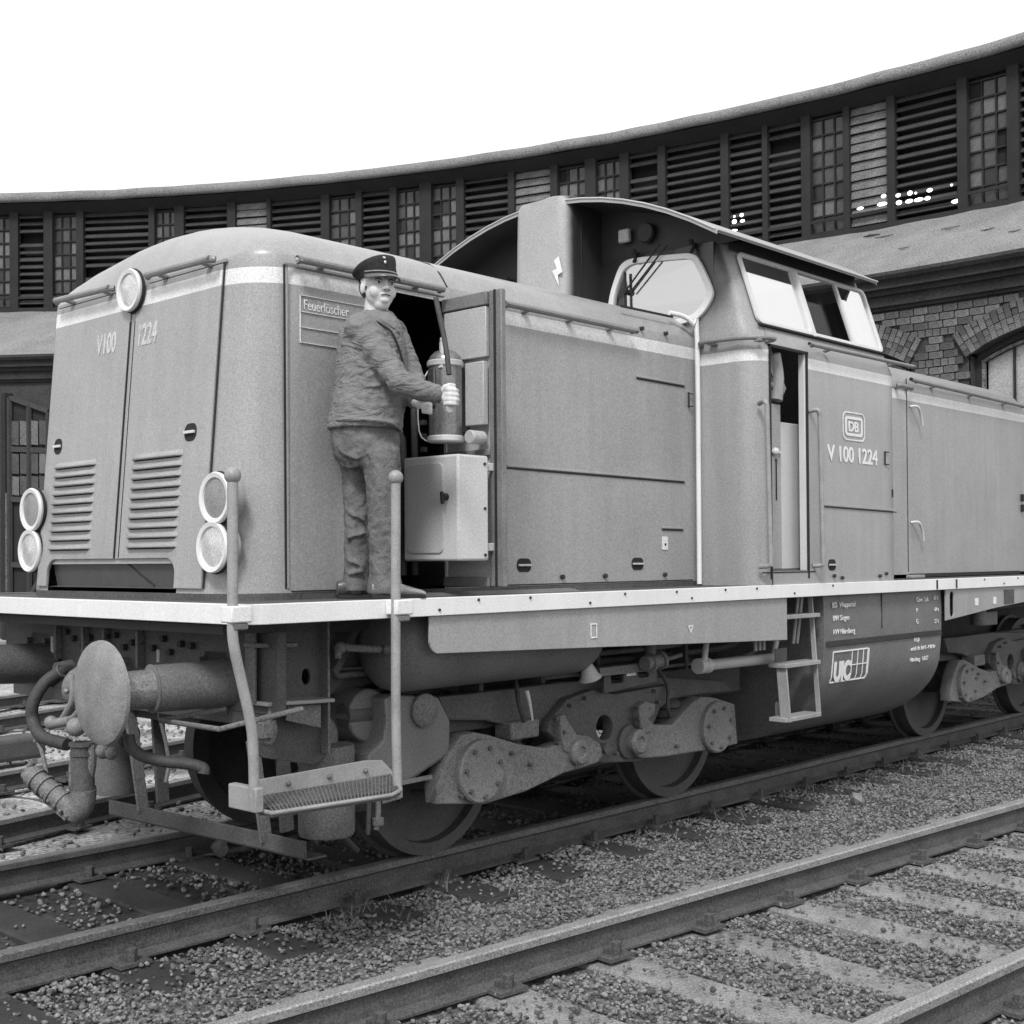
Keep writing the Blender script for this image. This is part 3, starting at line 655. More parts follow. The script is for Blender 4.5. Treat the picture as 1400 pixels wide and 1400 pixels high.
g = MB(); g.tube([(3.50,-1.10,2.955),(3.455,-1.13,2.965),(3.455,-1.30,2.965),(3.475,-1.44,2.962),(3.54,-1.545,2.958),(3.62,-1.565,2.955),(3.63,-1.50,2.95)], .016, 10, 4); cr = g.build('grab_rail', MATS['rail_paint'], loco)
for c in ((3.46,-1.20,2.955),(3.51,-1.52,2.945)): MB().box((c[0]-.01,c[1]-.02,c[2]-.012),(c[0]+.05,c[1]+.03,c[2]+.008)).build('rail_bracket', MATS['rail_paint'], cr, bevel=.003)
for x0, x1, z0, z1 in ((4.30,5.37,1.931,1.916),):
    MB().bar((x0,-1.517,z0),(x1,-1.517,z1),.010,.012).build('side_rib', M_PAINT, loco); MB().bar((x0,-1.512,z0-.014),(x1,-1.512,z1-.014),.010,.006).build('rib_gap', M_SEAM, loco)
recessed_handle(-CW, (4.42, 1.525), .10, .075, loco, 'side')
for x, z in ((4.44,1.45),(4.55,1.435),(5.1,1.44),(5.2,1.455)): MB().cyl((x,-CW,z),(x,-CW-.018,z),.012,n=8).build('side_bolt', M_DARK, loco)
m = MB()
for z in (2.335, 2.245): m.bar((5.20,-CW-.006,z),(5.25,-CW-.012,z),.007,.007)
m.bar((5.20,-CW-.006,2.34),(5.20,-CW-.006,2.24),.008,.008); m.build('side_catch', M_SEAM, loco)
MB().box((5.31,-CW-.004,2.01),(5.33,-CW+.001,2.07)).build('key_hole', M_VOID, loco, bevel=.006)
# DB emblem and number
e0 = [S(1155,561,'Y',-CW), S(1183,603,'Y',-CW)]; ex0, ex1, ez0, ez1 = 4.585, 4.905, 2.385, 2.585
flat_shape('emblem_border', [rrect(ex0,ez0,ex1,ez1,.05), rrect(ex0+.010,ez0+.010,ex1-.010,ez1-.010,.045)], frameY(-CW-.003), .003, M_LETTER, loco, .0005)
flat_shape('emblem_ring', [rrect(ex0+.035,ez0+.032,ex1-.035,ez1-.032,.03), rrect(ex0+.058,ez0+.052,ex1-.058,ez1-.052,.015)], frameY(-CW-.003), .003, M_WHITE, loco, .0005)
text('DB', 'emblem_lettering', (ex0+.078,-CW,ez0+.066), (1,0,0), .068, M_WHITE, loco, 1.18, nudge=.003, bold=.003)
text('V 100 1224', 'number_lettering', (4.375,-CW,2.235), (1,0,0), .105, M_WHITE, loco, 1.03, nudge=.003, bold=.003)

# ---------------------------------------------------------------- side skirts, tanks, steps
SY = -1.500
sk = flat_shape('skirt_plate', [[(.676,1.316),(.676,1.19)]+arc(.735,1.195,.055,180,262,6)+[(3.842,1.045),(3.842,1.316)]], frameY(SY), .012, M_PAINT, loco, .003)
flat_shape('data_plate', [rrect(1.845,1.155,1.90,1.235,.004), rrect(1.852,1.163,1.893,1.227,.004)], frameY(SY-.009), .003, M_LETTER, sk, .0005)
flat_shape('triangle_mark', [[(2.735,1.185),(2.79,1.185),(2.7625,1.135)], [(2.749,1.177),(2.7625,1.15),(2.776,1.177)]], frameY(SY-.009), .003, M_LETTER, sk, .0005)
sk2 = flat_shape('skirt_plate', [[(6.21,1.316),(6.21,1.075),(7.2,1.145),(8.4,1.20),(10.6,1.20),(10.6,1.316)], rrect(6.285,1.10,6.36,1.30,.036)], frameY(SY), .012, M_PAINT, loco, .003)
for x, w in ((6.75,.07),(7.12,.06)): flat_shape('skirt_label', [rrect(x,1.175,x+w,1.235,.006)], frameY(SY-.009), .003, M_LETTER, sk2, .0005)
MB().box((7.35,SY-.014,1.17),(7.55,SY-.008,1.29)).build('skirt_panel', M_FRAME, sk2)
# barrel-sided tank under the cab
BRL = [(0,-1.47,.96),(.12,-1.462,.86),(.25,-1.45,.75),(.4,-1.395,.62),(.55,-1.29,.50),(.7,-1.15,.395),(.85,-.96,.31),(1,-.72,.26)]
def barrel(t):
    for a, b in zip(BRL[:-1], BRL[1:]):
        if t <= b[0]+1e-9: k = (t-a[0])/(b[0]-a[0]); return (a[1]+(b[1]-a[1])*k, a[2]+(b[2]-a[2])*k)
    return BRL[-1][1:]
def tank_prof(x, sh=0):
    P = [(-1.47,1.312),(-1.475,1.15),(-1.47,.96)]
    P += [barrel(k/14) for k in range(1, 15)]
    P.append((-.3, .25)); return [Vector((x, y, z)) for y, z in P]
m = MB(); A_ = [tank_prof(x) for x in (4.37, 4.9, 5.5, 6.20)]; m.grid(A_)
for r in (A_[0], A_[-1]): m.add(r+[Vector((r[0].x,-.3,1.312))], [tuple(range(len(r)+1))])
tank = m.build('fuel_tank', M_TANK, loco, ang=.5)
m = MB(); m.box((4.372,-1.481,1.205),(6.172,-1.4745,1.31)); m.build('tank_top_band', M_POST, tank, bevel=.002) if False else None
MB().box((4.40,-1.480,.965),(6.19,-1.468,1.005)).build('tank_seam_strip', M_DARK, tank, bevel=.003)
MB().box((5.20,-1.4785,1.06),(5.207,-1.472,1.31)).build('tank_seam_strip', M_DARK, tank)
def tl(s_, u, v, h, nm='tank_lettering', dy=0):
    p = S(u, v, 'Y', -1.476+dy); text(s_, nm, (p.x, -1.476+dy, p.z), (1,0,0), h, M_LETTER, tank, 1.0, nudge=.004, bold=.0)
tl('BD  Wuppertal', 1137, 831, .037); tl('BW Siegen', 1138, 849, .037); tl('AW Nürnberg', 1138, 868, .037)
tl('Gew. Lok', 1252, 823, .037); tl('61 t', 1276, 820, .032); tl('P', 1252, 838, .037); tl('64 t', 1277, 836, .032); tl('G', 1252, 853, .037); tl('57 t', 1277, 852, .032)
def onprof(f):     # point and lean on the barrel side at angle f
    q_ = lambda a: Vector((0,)+tuple(barrel(max(0, a)))) if a > 0 else Vector((0,-1.47,.96-a))
    return q_(f), (q_(f-.04)-q_(f+.04)).normalized()
def tl2(s_, x, f, h, nm='tank_lettering'):
    p, u = onprof(f); text(s_, nm, (x, p.y, p.z), (1,0,0), h, M_LETTER, tank, 1.0, nudge=.004, up=u, bold=.001)
tl2('REp', 5.72, .03, .042); tl2('ortsfr. Br. Bel G - P 89 Br', 5.68, .11, .028); tl2('Nürnberg   1.8.67', 5.68, .21, .030)
# UIC box
p0, u0 = onprof(.62)
def unpt(x, f): 
    p, u = onprof(f); return Vector((x, p.y-.004, p.z))
ux0, ux1, f0, f1 = 4.50, 5.00, .04, .29
g = MB()
def arcbar(xa, fa, xb, fb, w):
    n = 6
    for k in range(n): g.bar(unpt(xa+(xb-xa)*k/n, fa+(fb-fa)*k/n), unpt(xa+(xb-xa)*(k+1)/n, fa+(fb-fa)*(k+1)/n), .004, w)
arcbar(ux0,f0,ux1,f0,.010); arcbar(ux0,f1,ux1,f1,.010); arcbar(ux0,f0,ux0,f1,.010); arcbar(ux1,f0,ux1,f1,.010)
for k in range(4): arcbar(ux0+.27+.082*k, f0, ux0+.27+.082*k, f1, .006)
arcbar(ux0+.24, (f0+f1)/2, ux1, (f0+f1)/2, .006)
g.build('load_grid_mark', M_WHITE, tank, smooth=False)
p, u = onprof(.275); text('UIC', 'load_grid_lettering', (ux0+.03, p.y, p.z), (1,0,0), .125, M_WHITE, tank, .80, nudge=.010, up=onprof(.2)[1], bold=.010)
# air tank under the footplate, lying along the frame
m = MB(); m.lathe([(.001,-.05),(.10,-.045),(.18,-.02),(.225,.02),(.24,.08),(.24,1.38),(.22,1.43),(.12,1.47),(.001,1.48)], (.70,-1.16,1.175), (1,0,0), 36)
air = m.build('air_tank', M_TANK, loco, ang=.8)
m = MB(); m.bar((.72,-1.0,1.33),(.40,-1.15,1.05),.012,.05); m.build('tank_strap', M_FRAME, air)
g = MB(); g.tube([S(468,884,'Y',-1.2), S(480,886,'Y',-1.22), S(500,887,'Y',-1.25), S(520,888,'Y',-1.27)], .018); g.ball(S(465,886,'Y',-1.2), .03, 10, 7); g.tube([S(462,888,'Y',-1.2), S(462,900,'Y',-1.2)], .016); g.ball(S(528,888,'Y',-1.27), .026, 10, 7)
g.build('drain_cock', M_CAST, loco)
# cab steps
m = MB()
lad = MB().bar((4.25,-1.44,1.31),(4.28,-1.48,.51),.035,.012).build('cab_step_ladder', M_POST, loco, bevel=.003)
MB().bar((3.86,-1.45,.88),(3.86,-1.48,.51),.075,.014).build('stringer', M_POST, lad, bevel=.003)
for z in (1.19, .875, .525): MB().box((3.83,-1.50,z-.014),(4.28,-1.37,z+.014)).build('step', M_POST, lad, bevel=.004)
for z, h in ((.875,.13),(.525,.13)): MB().box((3.90,-1.38,z),(4.05,-1.372,z+h*.8)).build('step_back', M_FRAME, lad, bevel=.004)
m = MB(); 
for k in range(3): m.tube([(3.66+.05*k,-1.38,1.31),(3.66+.05*k,-1.38,.98)], .012)
for k in range(2): m.tube([(4.16+.05*k,-1.40,1.31),(4.16+.05*k,-1.36,1.0)], .012)
m.build('brake_pipe', M_POST, loco)
# long white pipe, horn, valves and small brackets under the skirt
m = MB(); m.cyl((3.30,-1.25,.905),(4.08,-1.25,.90),.035,n=16); m.ball((3.29,-1.26,.905),.05,12,8); m.cyl((3.20,-1.25,.905),(3.26,-1.25,.905),.05,n=14)
m.tube([(3.27,-1.27,1.05),(3.24,-1.27,.90)], .02); m.tube([(4.08,-1.25,.90),(4.10,-1.27,1.02)],.02); m.build('buffer_pipe', M_PALE, loco, bevel=.003)
m = MB(); m.tube([(2.07,-1.23,1.08),(2.12,-1.25,.99)], .022); m.lathe([(.025,0),(.035,.03),(.055,.09),(.068,.10),(.05,.098)], (2.12,-1.25,1.0), (.35,0,-.9), 18); m.build('sand_funnel', M_PALE, loco)
m = MB(); m.box((2.28,-1.22,.905),(2.72,-1.12,.955)); m.cyl((2.62,-1.28,.96),(2.80,-1.28,.975),.045,n=14); m.cyl((2.66,-1.28,.96),(2.68,-1.28,.96),.058,n=14); m.cyl((2.76,-1.28,.97),(2.78,-1.28,.975),.06,n=14); m.tube([(2.72,-1.25,1.08),(2.72,-1.25,.98)], .035); m.tube([(2.3,-1.2,.93),(2.9,-1.2,.96),(3.1,-1.2,.98)], .014)
m.build('air_valve', M_CAST, loco, bevel=.003)
flat_shape('vent_bracket', [[(2.365,.80),(2.365,.93),(2.875,.945),(2.875,.83)], rrect(2.43,.85,2.55,.91,.02), rrect(2.69,.865,2.80,.92,.02)], frameY(-1.17), .02, M_FRAME, loco, .004)
MB().box((2.57,-1.185,.885),(2.66,-1.182,.90)).build('bracket_plate', M_LETTER, loco)
MB().tube([S(720,945,'Y',-1.2), S(724,960,'Y',-1.22), S(728,985,'Y',-1.22)], [.013,.006]).build('hanging_rope', M_PALE, loco)

# main frame, beam, side cheeks
m = MB(); m.box((.02,-.62,.80),(10.8,.62,1.345)); m.box((.4,-1.1,1.24),(10.7,1.1,1.345)); m.build('main_frame', M_DARK, loco)
beam = MB().box((-.02,-1.28,.90),(.03,1.28,1.27)).build('buffer_beam', M_FRAME, loco, bevel=.006)
MB().box((-.30,-1.28,1.27),(.03,1.28,1.31)).build('beam_flange', M_DARK, beam)
MB().box((-.015,-1.20,.84),(.02,1.20,.905)).build('beam_lower_plate', M_FRAME, beam, bevel=.004)
random.seed(3)
for k in range(16):
    y = -.62+1.25*k/15+random.uniform(-.02,.02); z = 1.19+random.uniform(-.05,.03)
    MB().cyl((-.02,y,z),(-.045,y,z),.018,n=6).build('beam_bolt', M_DARK, beam)
for y in (-.20, .12, .33, .62): MB().box((-.06,y,1.06),(-.02,y+.02,1.24)).build('beam_bracket', M_CAST, beam, bevel=.003)
for (u0_, v0_, u1_, v1_) in ((72,870,72,895),(217,888,217,905)):
    a, b = S(u0_,v0_,'X',-.06), S(u1_,v1_,'X',-.06); MB().tube([a,b], .010).build('coupling_pin', M_PALE, beam)
ch = flat_shape('side_cheek', [pxY(-1.1, [(343,850),(443,847),(443,1030),(438,1040),(425,1046),(358,1036),(350,1030)]), pxY(-1.1, [(417+6*math.cos(2*PI*k/14), 925+11*math.sin(2*PI*k/14)) for k in range(14)])], frameY(-1.10), .02, M_FRAME, loco, .004)
MB().bar(S(343,882,'Y',-1.16), S(396,881,'Y',-1.16), .12, .02).build('cheek_flange', M_CAST, ch, bevel=.004)
MB().bar(S(352,962,'Y',-1.17), S(445,956,'Y',-1.17), .14, .018).build('cheek_flange', M_POST, ch, bevel=.004)
MB().bar(S(443,848,'Y',-1.13), S(444,1030,'Y',-1.13), .07, .014).build('cheek_flange', M_CAST, ch, bevel=.003)
MB().bar(S(343,850,'Y',-1.13), S(343,960,'Y',-1.13), .07, .014).build('cheek_flange', M_CAST, ch, bevel=.003)
flat_shape('cheek_bracket', [pxY(-1.18, [(392,965),(438,963),(438,995),(390,985)])], frameY(-1.18), .012, M_CAST, ch, .003)
m = MB(); m.tube([S(372,965,'Y',-1.22), S(368,985,'Y',-1.22), S(360,995,'Y',-1.22)], .016); m.box(tuple(S(354,1010,'Y',-1.24)-Vector((0,.03,0))), tuple(S(369,986,'Y',-1.24)+Vector((0,.03,0)))); m.tube([S(372,985,'Y',-1.22), S(375,1000,'Y',-1.22), S(368,1016,'Y',-1.22), S(356,1012,'Y',-1.22)], .015)
m.build('socket_box', M_CAST, ch, bevel=.004)
flat_shape('gusset_plate', [pxY(-.95, [(443,848),(560,848),(560,850),(443,955)])], frameY(-.95), .02, M_FRAME, loco, .003)
MB().bar(S(443,915,'Y',-1.0), S(520,912,'Y',-1.0), .05,.012).build('gusset_flange', M_FRAME, loco)
flat_shape('gusset_plate', [pxY(-.9, [(443,912),(560,902),(560,918),(443,952)])], frameY(-.9), .02, M_FRAME, loco, .003)

# buffers
def buffer(c, root, smt=None):
    ax_ = (root-c); 
    b = MB().lathe([(.108,.62),(.104,.25),(.108,.245),(.100,.24)], c, ax_, 32).build('buffer_sleeve', smt or M_TANK, loco)
    MB().lathe([(.086,.25),(.084,.10),(.088,.06),(.11,.04)], c, ax_, 30).build('buffer_plunger', M_GREASE, b)
    MB().lathe([(.001,-.012),(.12,-.004),(.20,.006),(.222,.018),(.225,.032),(.20,.042),(.11,.052)], c, (1,0,0), 44).build('buffer_plate', M_BUF, b)
    m = MB(); m.lathe([(.165,.0),(.165,.03)], c+Vector((.60,0,0)), (1,0,0), 6)
    for k in range(4):
        a = PI/4+PI/2*k; m.cyl(c+Vector((.60,.14*math.cos(a),.14*math.sin(a))), c+Vector((.57,.14*math.cos(a),.14*math.sin(a))), .02, n=6)
    m.build('buffer_base', M_FRAME, b)
buffer(S(131,948,'X',-.62), S(317,933,'X',.0)); buffer(Vector((-.62,.875,1.05)), S(78,906,'X',0), M_FRAME)  # far sleeve gets a darker material, its shade put into the colour
MB().tube([S(243,985,'X',-.30)+Vector((.25,0,.03)), S(220,985,'X',-.30), S(300,997,'X',-.30), S(333,985,'X',-.30)+Vector((.1,0,0)), S(333,985,'X',-.30)+Vector((.3,0,.02))], .012, 10, 1).build('coupler_grab_bar', M_CAST, loco)

# coupling hook, screw link, hoses
dc = MB(); 
dc.box((-.10,-.06,.98),(0,.06,1.10)); dc.tube([(-.02,0,1.04),(-.22,0,1.04),(-.30,0,1.0),(-.31,0,.93),(-.26,0,.90)], [.045,.03], 12)
hook = dc.build('coupling_hook', M_CAST, loco)
g = MB(); g.tube([S(98,925,'X',-.42), S(100,945,'X',-.42), S(98,960,'X',-.42), S(92,972,'X',-.42), S(84,985,'X',-.42)], .016); g.tube([S(112,962,'X',-.42), S(106,975,'X',-.42), S(96,985,'X',-.42)], .016)
g.cyl(S(70,990,'X',-.42), S(98,985,'X',-.42), .024); g.ball(S(104,994,'X',-.45), .045, 12, 8); g.ball(S(70,988,'X',-.42), .034, 10, 7); g.ball(S(91,945,'X',-.42), .014, 8, 6)
g.build('screw_link', M_BUF, loco)
g = MB(); g.tube([S(95,917,'X',-.25), S(80,920,'X',-.33), S(60,935,'X',-.40), S(45,962,'X',-.45), S(45,985,'X',-.45), S(58,1007,'X',-.45), S(92,1018,'X',-.42)], .030, 14, 5)
hose = g.build('brake_hose', M_RUB, loco)
g = MB()
for k in range(6): 
    a = S(84-3.2*k, 918+2.6*k, 'X', -.32); g.lathe([(.034,-.006),(.036,0),(.034,.006)], a, (-.3,.5,-.35), 12)
g.cyl(S(78,916,'X',-.30), S(97,912,'X',-.22), .038); g.build('hose_clamp', M_FRAME, hose)
g = MB(); g.tube([S(176,1006,'X',-.45), S(180,1022,'X',-.45), S(196,1034,'X',-.42), S(225,1041,'X',-.36), S(255,1044,'X',-.3), S(277,1050,'X',-.25), S(278,1058,'X',-.25)], .026, 14, 5)
g.ball(S(170,1012,'X',-.45), .03, 10, 7); g.build('brake_hose', M_RUB, loco)
# steam heating pipe: upright, elbow and slanting coupling
st = MB(); st.tube([S(113,1015,'X',-.42), S(113,1050,'X',-.42), S(114,1085,'X',-.42)], .052, 18)
for v_, r_ in ((1017,.062),(1030,.058),(1078,.060)): st.lathe([(r_,-.008),(r_,.008)], S(113,v_,'X',-.42), (0,0,1), 18)
steam = st.build('heating_pipe', M_FRAME, loco)
st = MB(); st.tube([S(114,1078,'X',-.42), S(112,1100,'X',-.42), S(100,1112,'X',-.44)], .058, 18); st.ball(S(104,1108,'X',-.43), .06, 14, 9); st.build('pipe_elbow', M_CAST, steam)
st = MB(); a, b = S(96,1104,'X',-.44), S(46,1062,'X',-.52); st.cyl(a, b, .050, .046, 18)
for t_ in (.0,.2,.45,.7,.92): st.lathe([(.056,-.006),(.056,.006)], a.lerp(b, t_), b-a, 18)
st.ball(b, .05, 12, 8); st.bar(S(40,1072,'X',-.52), S(92,1118,'X',-.47), .02, .03)
for t_ in range(7): st.ball(S(42,1074,'X',-.54).lerp(S(90,1116,'X',-.49), t_/6), .010, 8, 5)
st.tube([b, S(38,1052,'X',-.50), S(48,1040,'X',-.48)], .016); st.ball(S(34,1060,'X',-.52), .02, 8, 6); st.build('heating_coupling', M_CAST, steam)
g = MB(); g.tube([S(101,1020,'X',-.40), S(98,1050,'X',-.40), S(98,1083,'X',-.40)], .014); g.build('drain_rod', M_CAST, steam); g = MB(); g.tube([S(124,1018,'X',-.40), S(125,1045,'X',-.40), S(121,1070,'X',-.40)], [.026,.02]); g.build('drain_rod', M_CAST, steam); g = MB()
g.tube([S(52,1015,'X',-.45), S(58,1030,'X',-.45), S(64,1058,'X',-.45)], .010); g.bar(S(48,1013,'X',-.45), S(60,1004,'X',-.45), .02, .02); g.ball(S(141,1027,'X',-.38), .036, 10, 7); g.ball(S(152,1030,'X',-.36), .03, 10, 7)
g.build('drain_rod', M_CAST, steam)
MB().lathe([(.125,0),(.13,.02),(.13,.34),(.12,.36)], S(159,1083,'X',.35), (0,0,1), 28).build('sand_box', M_TANK, loco)
MB().lathe([(.075,0),(.08,.02),(.08,.25)], S(178,1040,'X',-.2)+Vector((.2,0,-.02)), (0,0,1), 20).build('pipe_stub', M_FRAME, loco) if False else None

# rail guard in front of the wheels
rg = MB(); a, b = S(150,1103,'X',.05), S(418,1162,'X',.05); rg.bar(a, b, .012, .075); rg.bar(a+Vector((.05,0,-.04)), b+Vector((.05,-.02,-.04)), .10, .010); guard = rg.build('rail_guard', M_FRAME, loco, bevel=.003)
for (u0_, v0_, u1_, v1_) in ((196,1108,184,1020),(364,1150,355,1085)):
    a, b = S(u0_,v0_,'X',.06), S(u1_,v1_,'X',.02); b2 = b+(b-a).normalized()*.25
    MB().bar(a, b2, .02, .06).build('guard_leg', M_CAST, guard, bevel=.003)
    MB().bar(a+Vector((.10,-.02,.03)), b2+Vector((.16,0,0)), .02, .07).build('guard_leg', M_FRAME, guard, bevel=.003)
MB().tube([(.02,-.25,.86),(.05,-.30,.62),(.02,-.32,.50)], .010).build('guard_rod', M_CAST, guard)

# corner posts, tray step
def post(pts, r, ball_at):
    g = MB(); g.tube(pts, r, 14, 3); o = g.build('step_post', M_POST, loco)
    MB().ball(ball_at, .034, 18, 12).build('post_knob', M_POST, o); return o
yy = -1.575
p1 = post([S(318,656,'Y',yy), S(318,760,'Y',yy), S(318,842,'Y',yy), S(318,868,'Y',yy), S(322,895,'Y',yy), S(331,935,'Y',yy), S(342,985,'Y',yy), S(346,1020,'Y',yy), S(348,1106,'Y',yy)], .0215, S(318,650,'Y',yy))
p2 = post([S(541,658,'Y',yy), S(541,760,'Y',yy), S(541,835,'Y',yy), S(541,950,'Y',yy), S(542,1020,'Y',yy), S(544,1090,'Y',yy)], .0215, S(541,653,'Y',yy))
for u, o in ((318, p1), (541, p2)):
    c = S(u+2, 836, 'Y', -1.55); MB().box((c.x-.05,-1.605,1.335),(c.x+.05,-1.528,1.402)).build('post_socket', M_WHITE, o, bevel=.006)
    MB().box((c.x-.035,-1.60,1.305),(c.x+.035,-1.55,1.334)).build('post_collar', M_CAST, o, bevel=.006)
tz = .575
tray_L = [S(352,1113,'Z',tz), S(372,1117,'Z',tz), S(430,1108,'Z',tz), S(548,1087,'Z',tz), S(550,1080,'Z',tz)]
T = [Vector((-.33,-1.60,tz)),Vector((-.28,-1.63,tz)),Vector((.40,-1.63,tz)),Vector((.47,-1.60,tz)),Vector((.50,-1.52,tz)),Vector((.50,-1.37,tz)),Vector((-.30,-1.37,tz)),Vector((-.36,-1.45,tz))]
tz = .565; TB = [S(u_,v_,'Z',tz) for u_, v_ in ((352,1111),(372,1116),(430,1107),(535,1091),(548,1084),(536,1062),(490,1070),(352,1093))]; T = TB
flat_shape('step_tray', [[(p.x, p.y) for p in T]][:1], Matrix.Translation((0,0,tz)), .014, M_FRAME, loco, .004)
m = MB(); m.tube([p+Vector((0,0,.012)) for p in TB[:6]], .009, 8, 1); m.build('tray_rim', M_POST, loco)
ribs = MB()
zz_ = Vector((0,0,.013))
for k in range(33): t_ = (k+.5)/33; ribs.bar(TB[7].lerp(TB[5], t_)+zz_, TB[1].lerp(TB[3], t_)+zz_, .006, .008)
for k in range(7): t_ = (k+.5)/7; ribs.bar(TB[7].lerp(TB[0], t_)+zz_, TB[5].lerp(TB[4], t_)+zz_, .007, .009)
tag(ribs.build('tread_grating', M_CAST, loco), kind='stuff')
by = TB[7].y*.5+TB[6].y*.5; bk = flat_shape('tray_back', [[(TB[7].x,tz),(TB[5].x,tz),(TB[5].x+.01,tz+.02),(TB[5].x-.06,tz+.085),(TB[5].x-.16,tz+.095),(TB[7].x,tz+.085)]], frameY(by), .012, M_POST, loco, .003)
for t_ in (.2,.5,.78): MB().ball((TB[7].x+(TB[5].x-TB[7].x)*t_,by-.010,tz+.05), .013, 8, 6).build('tray_bolt', M_CAST, bk)
MB().box((-.375,-1.61,.575),(-.335,-1.42,.675)).build('tray_socket', M_POST, loco, bevel=.006)
# sand box and filler beside the first wheel
sb = MB().lathe([(.128,0),(.135,.015),(.135,.31),(.125,.33),(.135,.33),(.138,.40),(.132,.43),(.06,.44)], (.47,-1.0,.27), (0,0,1), 30).build('sand_box', M_CAST, loco)
MB().tube([(.47,-1.0,.70),(.47,-1.0,.76),(.45,-.98,.80),(.42,-.95,.82)], .055, 14).build('sand_filler', M_CAST, sb)
MB().tube([(.56,-.98,.28),(.62,-.95,.22),(.78,-.85,.12)], .018).build('sand_pipe', M_FRAME, sb)

# pipe runs and small gear along the frame
for k, (y, z, x0, x1, r) in enumerate(((-.98,1.02,.55,3.6,.016),(-.90,.96,1.2,4.2,.022),(-1.0,.90,2.0,4.3,.012),(-.92,1.10,6.4,10,.02))):
    MB().tube([(x0,y,z),(x0+.3,y,z),((x0+x1)/2,y,z-.01),(x1-.2,y,z),(x1,y,z+.06)], r, 10).build('frame_pipe', M_FRAME if k % 2 else M_CAST, loco)
for x in (1.5,2.0,2.5,3.0,3.4): MB().box((x,-1.02,.86),(x+.03,-.86,1.14)).build('pipe_clip', M_FRAME, loco)
for x in (1.15, 2.35, 3.2, 3.75):
    m = MB(); m.bar((x,-.72,.98),(x+.03,-.72,.30),.05,.03); m.box((x-.03,-.80,.30),(x+.05,-.66,.56)); m.build('brake_hanger', M_FRAME, loco, bevel=.008)
MB().tube([(1.2,-.78,.34),(2.4,-.78,.30),(3.7,-.78,.34)], .016, 8).build('brake_pull_rod', M_FRAME, loco)
MB().tube([(2.95,-1.1,.93),(3.02,-1.15,.80),(2.98,-1.18,.66),(3.05,-1.15,.60)], .013, 8).build('air_hose', M_RUB, loco)
MB().tube([(1.72,-1.08,.92),(1.66,-1.16,.80),(1.70,-1.16,.70)], .013, 8).build('air_hose', M_RUB, loco)
MB().box((7.35,-1.35,.98),(7.6,-1.2,1.10)).build('equipment_box', M_CAST, loco, bevel=.01)
MB().lathe([(.05,0),(.06,.02),(.06,.14),(.03,.16)], (7.25,-1.33,.99), (0,0,1), 16).build('air_filter', M_CAST, loco)
